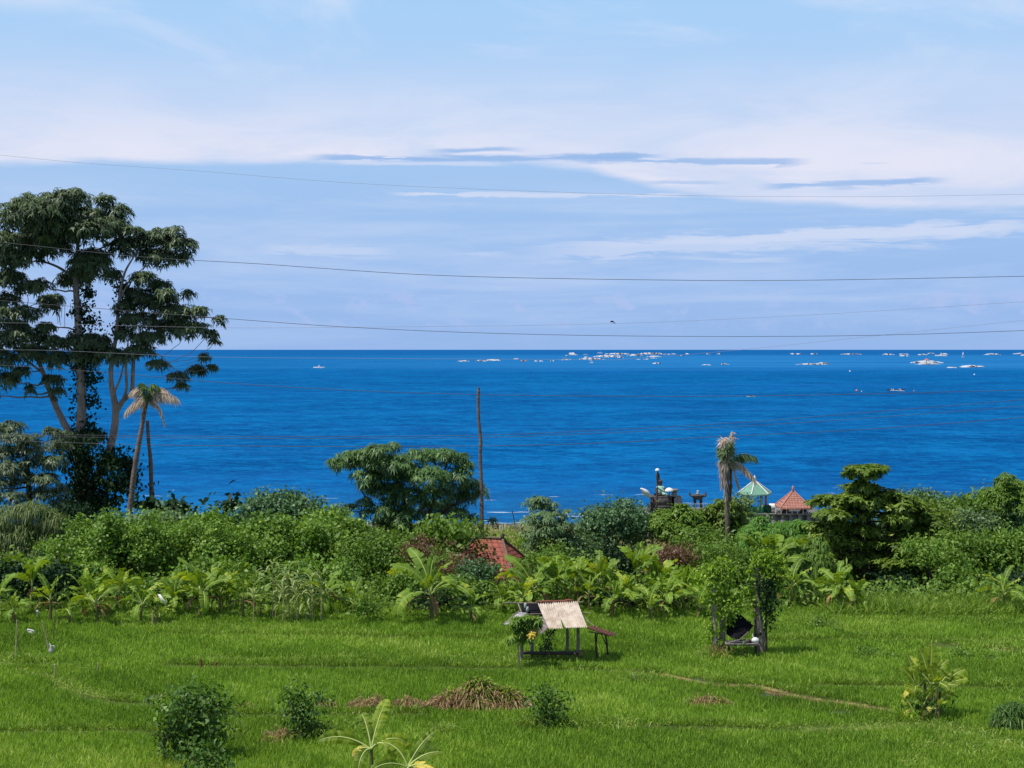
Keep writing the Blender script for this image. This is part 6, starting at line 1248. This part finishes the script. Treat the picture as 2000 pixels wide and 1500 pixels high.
own_banana('tall clump of banana plants standing alone in the right of the field', (1815, 1404), [
 (.05, 0, 1.35, [(1.5,.36,86,8,60),(1.4,.36,78,15,150),(1.2,.34,66,40,15),(1.1,.3,60,60,185),(1.0,.26,30,80,300)]),
 (.25, -.1, 1.1, [(1.1,.32,80,20,200),(1.0,.3,64,50,20),(.9,.28,50,70,330)]),
 (-.45, .1, 1.15, [(1.35,.32,80,14,160),(1.1,.3,68,40,190),(1.1,.32,60,45,350),(.9,.26,40,80,250),(.7,.14,10,90,200,1)]),
 (.45, .15, 1.0, [(1.35,.34,60,45,5),(1.2,.32,48,50,355),(1.1,.3,72,25,70),(1.0,.28,66,50,240)]),
 (-.1, .3, 1.4, [(1.3,.34,84,12,20),(1.1,.3,66,35,130),(1.0,.3,58,60,230)]),
 (-.3, -.3, .6, [(1.1,.3,66,50,180),(.9,.28,52,80,230),(.9,.26,74,40,320)]),
 (.22, -.35, .5, [(1.0,.3,66,60,20),(.8,.24,60,70,280),(.7,.16,20,100,190,1)]),
 (-.65, -.15, .35, [(.8,.22,70,40,170),(.7,.2,50,60,120),(.7,.14,30,90,220,1)])], 'banana_clump')
cl_ = bpy.data.objects['banana_clump']; mb = MB(); foliage(mb, [blob(a, b_, c_, d_, 54.3, 1) for a, b_, c_, d_ in [(1800,1380,18,16),(1825,1382,16,16),(1788,1368,12,10),(1812,1362,16,10),(1838,1368,9,9)]], 50, .22, .35, 1, .5); mb.build('undergrowth', M['bushleaf'], cl_)
gtuft('yellow-green weeds at the left foot of the tall banana clump', (1768, 1410), [('green_blades','lime',220,.4,.8,0), ('dark_blades','shrub',160,.3,.5,8)])

# ---------------------------------------------------------------- power lines
WL = [
 ('topmost power line, very thin, crossing the pale clouds', [(-80,297),(0,303),(160,318),(400,335),(680,357),(1000,372),(1350,382),(1700,384),(2080,378)], .006, 52),
 ('thick power line crossing the upper crown of the huge tree', [(-80,466),(0,473),(280,502),(500,515),(860,538),(1300,547),(1600,547),(2080,538)], .014, 50),
 ('power line crossing the middle of the huge tree just above the horizon', [(-80,580),(0,587),(440,622),(700,640),(1000,652),(1340,657),(1700,655),(2080,643)], .013, 50.5),
 ('faint thin wire the bird sits on, just above the horizon', [(-80,625),(0,630),(100,632),(440,640),(800,638),(1200,632),(1600,614),(2080,584)], .007, 54),
 ('faint wire rising to the right edge right above the horizon', [(1200,703),(1370,690),(1500,678),(1700,657),(2080,617)], .007, 55),
 ('thin wire crossing the sea just below the horizon on the left', [(-80,679),(0,683),(120,685),(400,697),(740,700),(900,701),(1200,703)], .007, 55),
 ('power line crossing the open sea above the bare palm trunk', [(-80,707),(0,713),(150,723),(500,752),(800,767),(1100,773),(1500,773),(2080,760)], .013, 51),
 ('upper of the three low wires over the sea', [(-80,846),(0,848),(400,852),(700,852),(1000,848),(1400,828),(1700,805),(2080,774)], .010, 53),
 ('middle of the three low wires over the sea', [(-80,851),(0,852),(400,856),(700,856),(1000,853),(1400,835),(1700,816),(2080,787)], .010, 53.6),
 ('lowest wire over the sea, touching the top of the dead palm', [(-80,856),(0,860),(300,869),(700,872),(1100,868),(1400,853),(1700,838),(2080,809)], .012, 52),
]
for lab, pts, r_, Y in WL:
    c = spline(np.array([P(a, b_, Y) for a, b_ in pts]), 10); mb = MB(); mb.tube(c, r_*(.68 if Y < 51.5 or Y > 53.9 else .8), 5); mb.build('power_line', M['wire'] if r_ > .0095 else M['wirepale'], label=lab, cat='cable')
# bird on the wire
c = P(1195, 631.4, 54); mb = MB(); t = np.linspace(0, 1, 9); cc = np.stack([c[0]-.05+.14*t, np.full(9, 54.), c[2]+.05-.02*t+.03*np.sin(t*np.pi)], -1)
mb.tube(cc, .004+.026*np.sin(np.pi*np.clip(t*1.05, 0, 1))**.8, 8); mb.tube(np.linspace(c+[-.06, 0, .075], c+[-.03, 0, .045], 4), [.006, .018, .02, .012], 7); mb.tube(np.linspace(c+[.07, 0, .035], c+[.14, 0, .0], 3), [.012, .014, .005], 5)
for s_ in (-.012, .012): mb.tube(np.linspace(c+[0, s_, .04], c+[0, s_, .005], 3), .003, 4)
mb.build('bird', M['tarp'], label='tiny dark bird perched on the faint wire above the horizon', cat='bird', smooth=True)

# ---------------------------------------------------------------- boats
def SP(px, py): Y = (HC-SEA_Z)*F/(py-HY); return np.array([(px-1000)/F*Y, Y, SEA_Z]), Y/F
def hull(mb, c, L_, W_, H_, mi=0, n=12):
    t = np.linspace(-1, 1, n); w_ = W_/2*(1-np.abs(t)**2.6); rows = []
    for x, w1, tt in zip(t, w_, t): rows.append([[c[0]+x*L_/2, c[1]+s_*w1*f_, c[2]+H_*(z_+.35*abs(tt)**3)] for s_, f_, z_ in ((-1, .35, -.15), (-1, 1, .9), (-1, .85, .95), (1, .85, .95), (1, 1, .9), (1, .35, -.15))])
    rows = np.array(rows); i = np.arange(n-1)[:, None]*6+np.arange(5)[None]; mb.add(rows.reshape(-1, 3), np.stack([i, i+1, i+7, i+6], -1).reshape(-1, 4), None, mi)
def outrigger(lab, px, py, wpx, mh='hull', mast=True, name='outrigger_boat'):
    c, k = SP(px, py); L_ = wpx*k; root = thing(name, lab, 'boat', tuple(c)); mb = MB(); hull(mb, c+[0, 0, L_*.01], L_, L_*.12, L_*.09); mb.build('hull', M[mh], root)
    for s_ in (-1, 1): mb = MB(); q = c+[0, s_*L_*.28, L_*.02]; mb.tube(np.linspace(q-[L_*.4, 0, -L_*.03], q+[L_*.4, 0, 0], 5), L_*.016, 6); [mb.tube(spline([c+[d_, 0, L_*.09], c+[d_, s_*L_*.2, L_*.12], q+[d_, 0, 0]], 4), L_*.01, 5) for d_ in (-L_*.2, L_*.2)]; mb.build('outrigger', M['hull'], root)
    if mast: mb = MB(); mb.tube([c, c+[0, 0, L_*.15], c+[L_*.02, 0, L_*.34]], [L_*.02, L_*.016, L_*.01], 6); mb.box(c+[0, 0, L_*.15], [L_*.14, L_*.08, L_*.1]); mb.build('cabin', M['hull'], root)
outrigger('white outrigger boat alone on the sea right of the huge tree', 623, 719, 22)
outrigger('dark blue outrigger canoe near the right edge between two floats', 1750, 764, 36, 'hullblue', False)
outrigger('white boat among the breakers at the right just under the horizon', 1838, 696, 24)
outrigger('tiny white boat among the central breakers', 1172, 690, 11)
c, k = SP(1810, 713); L_ = 34*k; root = thing('canopy_boat', 'long boat with an orange canopy above the white surf at the right', 'boat', tuple(c)); mb = MB(); hull(mb, c, L_, L_*.15, L_*.07); mb.build('hull', M['hull'], root)
mb = MB(); mb.lathe(c+[0, 0, L_*.30], [(0, L_*.06), (L_*.10, L_*.04), (L_*.17, 0), (0, -.01)], 10); mb.build('canopy', M['orange'], root)
mb = MB(); mb.tube(np.linspace(c, c+[0, 0, L_*.33], 3), L_*.02, 6); mb.build('mast', M['orange'], root)
c, k = SP(1881, 698); root = thing('sailing_boat', 'small boat with a pale upright sail under the horizon at the right', 'boat', tuple(c)); h_ = 11*k; mb = MB(); hull(mb, c, h_*.55, h_*.2, h_*.08); mb.build('hull', M['hull'], root)
mb = MB(); mb.slab([c+[-h_*.16, 0, h_*.1], c+[h_*.16, 0, h_*.1], c+[h_*.12, 0, h_*.6], c+[0, 0, h_], c+[-h_*.14, 0, h_*.5]], h_*.02); mb.build('sail', M['sail'], root)
c, k = SP(1467, 775.2); root = thing('kayak', 'pale kayak on the open sea right of centre', 'kayak', tuple(c)); L_ = 18*k; mb = MB(); hull(mb, c, L_, L_*.16, L_*.08); mb.build('hull', mat('kayak_hull', (.75,.70,.50), .5), root)
mb = MB(); q = c+[0, 0, L_*.05]; mb.lathe(q, [(.22, 0), (.26, .2), (.20, .4), (.24, .58), (.08, .66), (.07, .7), (.11, .76), (.12, .86), (.06, .96), (0, .98)], 10, sy=.7)
for s_ in (-1, 1): mb.tube([q+[s_*.22, 0, .56], q+[s_*.36, -.2, .38], q+[s_*.28, -.45, .42]], [.07, .055, .045], 6); mb.tube([q+[s_*.12, 0, .1], q+[s_*.15+.3, -.1, .22], q+[s_*.1+.7, -.1, .12]], [.1, .08, .06], 6)
mb.build('person', M['cloth'], label='person in dark clothes sitting in the pale kayak', cat='person', smooth=True)
for px, py, r_, m_, lab in ((1673,764,3.0,'orange','orange float left of the dark blue canoe'), (1683,765,1.5,'white','small white float beside the orange float'), (1785,764,1.6,'orange','small orange float right of the dark blue canoe'), (1660,726,2.2,'white','small white float above the blue canoe area'), (1903,732.5,2.2,'white','small white float near the right edge')):
    c, k = SP(px, py); r_ *= k*.8; mb = MB(); mb.lathe(c-[0, 0, r_*.3], [(0, 0), (r_*.7, r_*.1), (r_, r_*.6), (r_*.8, r_*1.1), (r_*.3, r_*1.4), (r_*.25, r_*1.8), (0, r_*1.85)], 10); mb.build('buoy', M[m_], label=lab, cat='buoy')
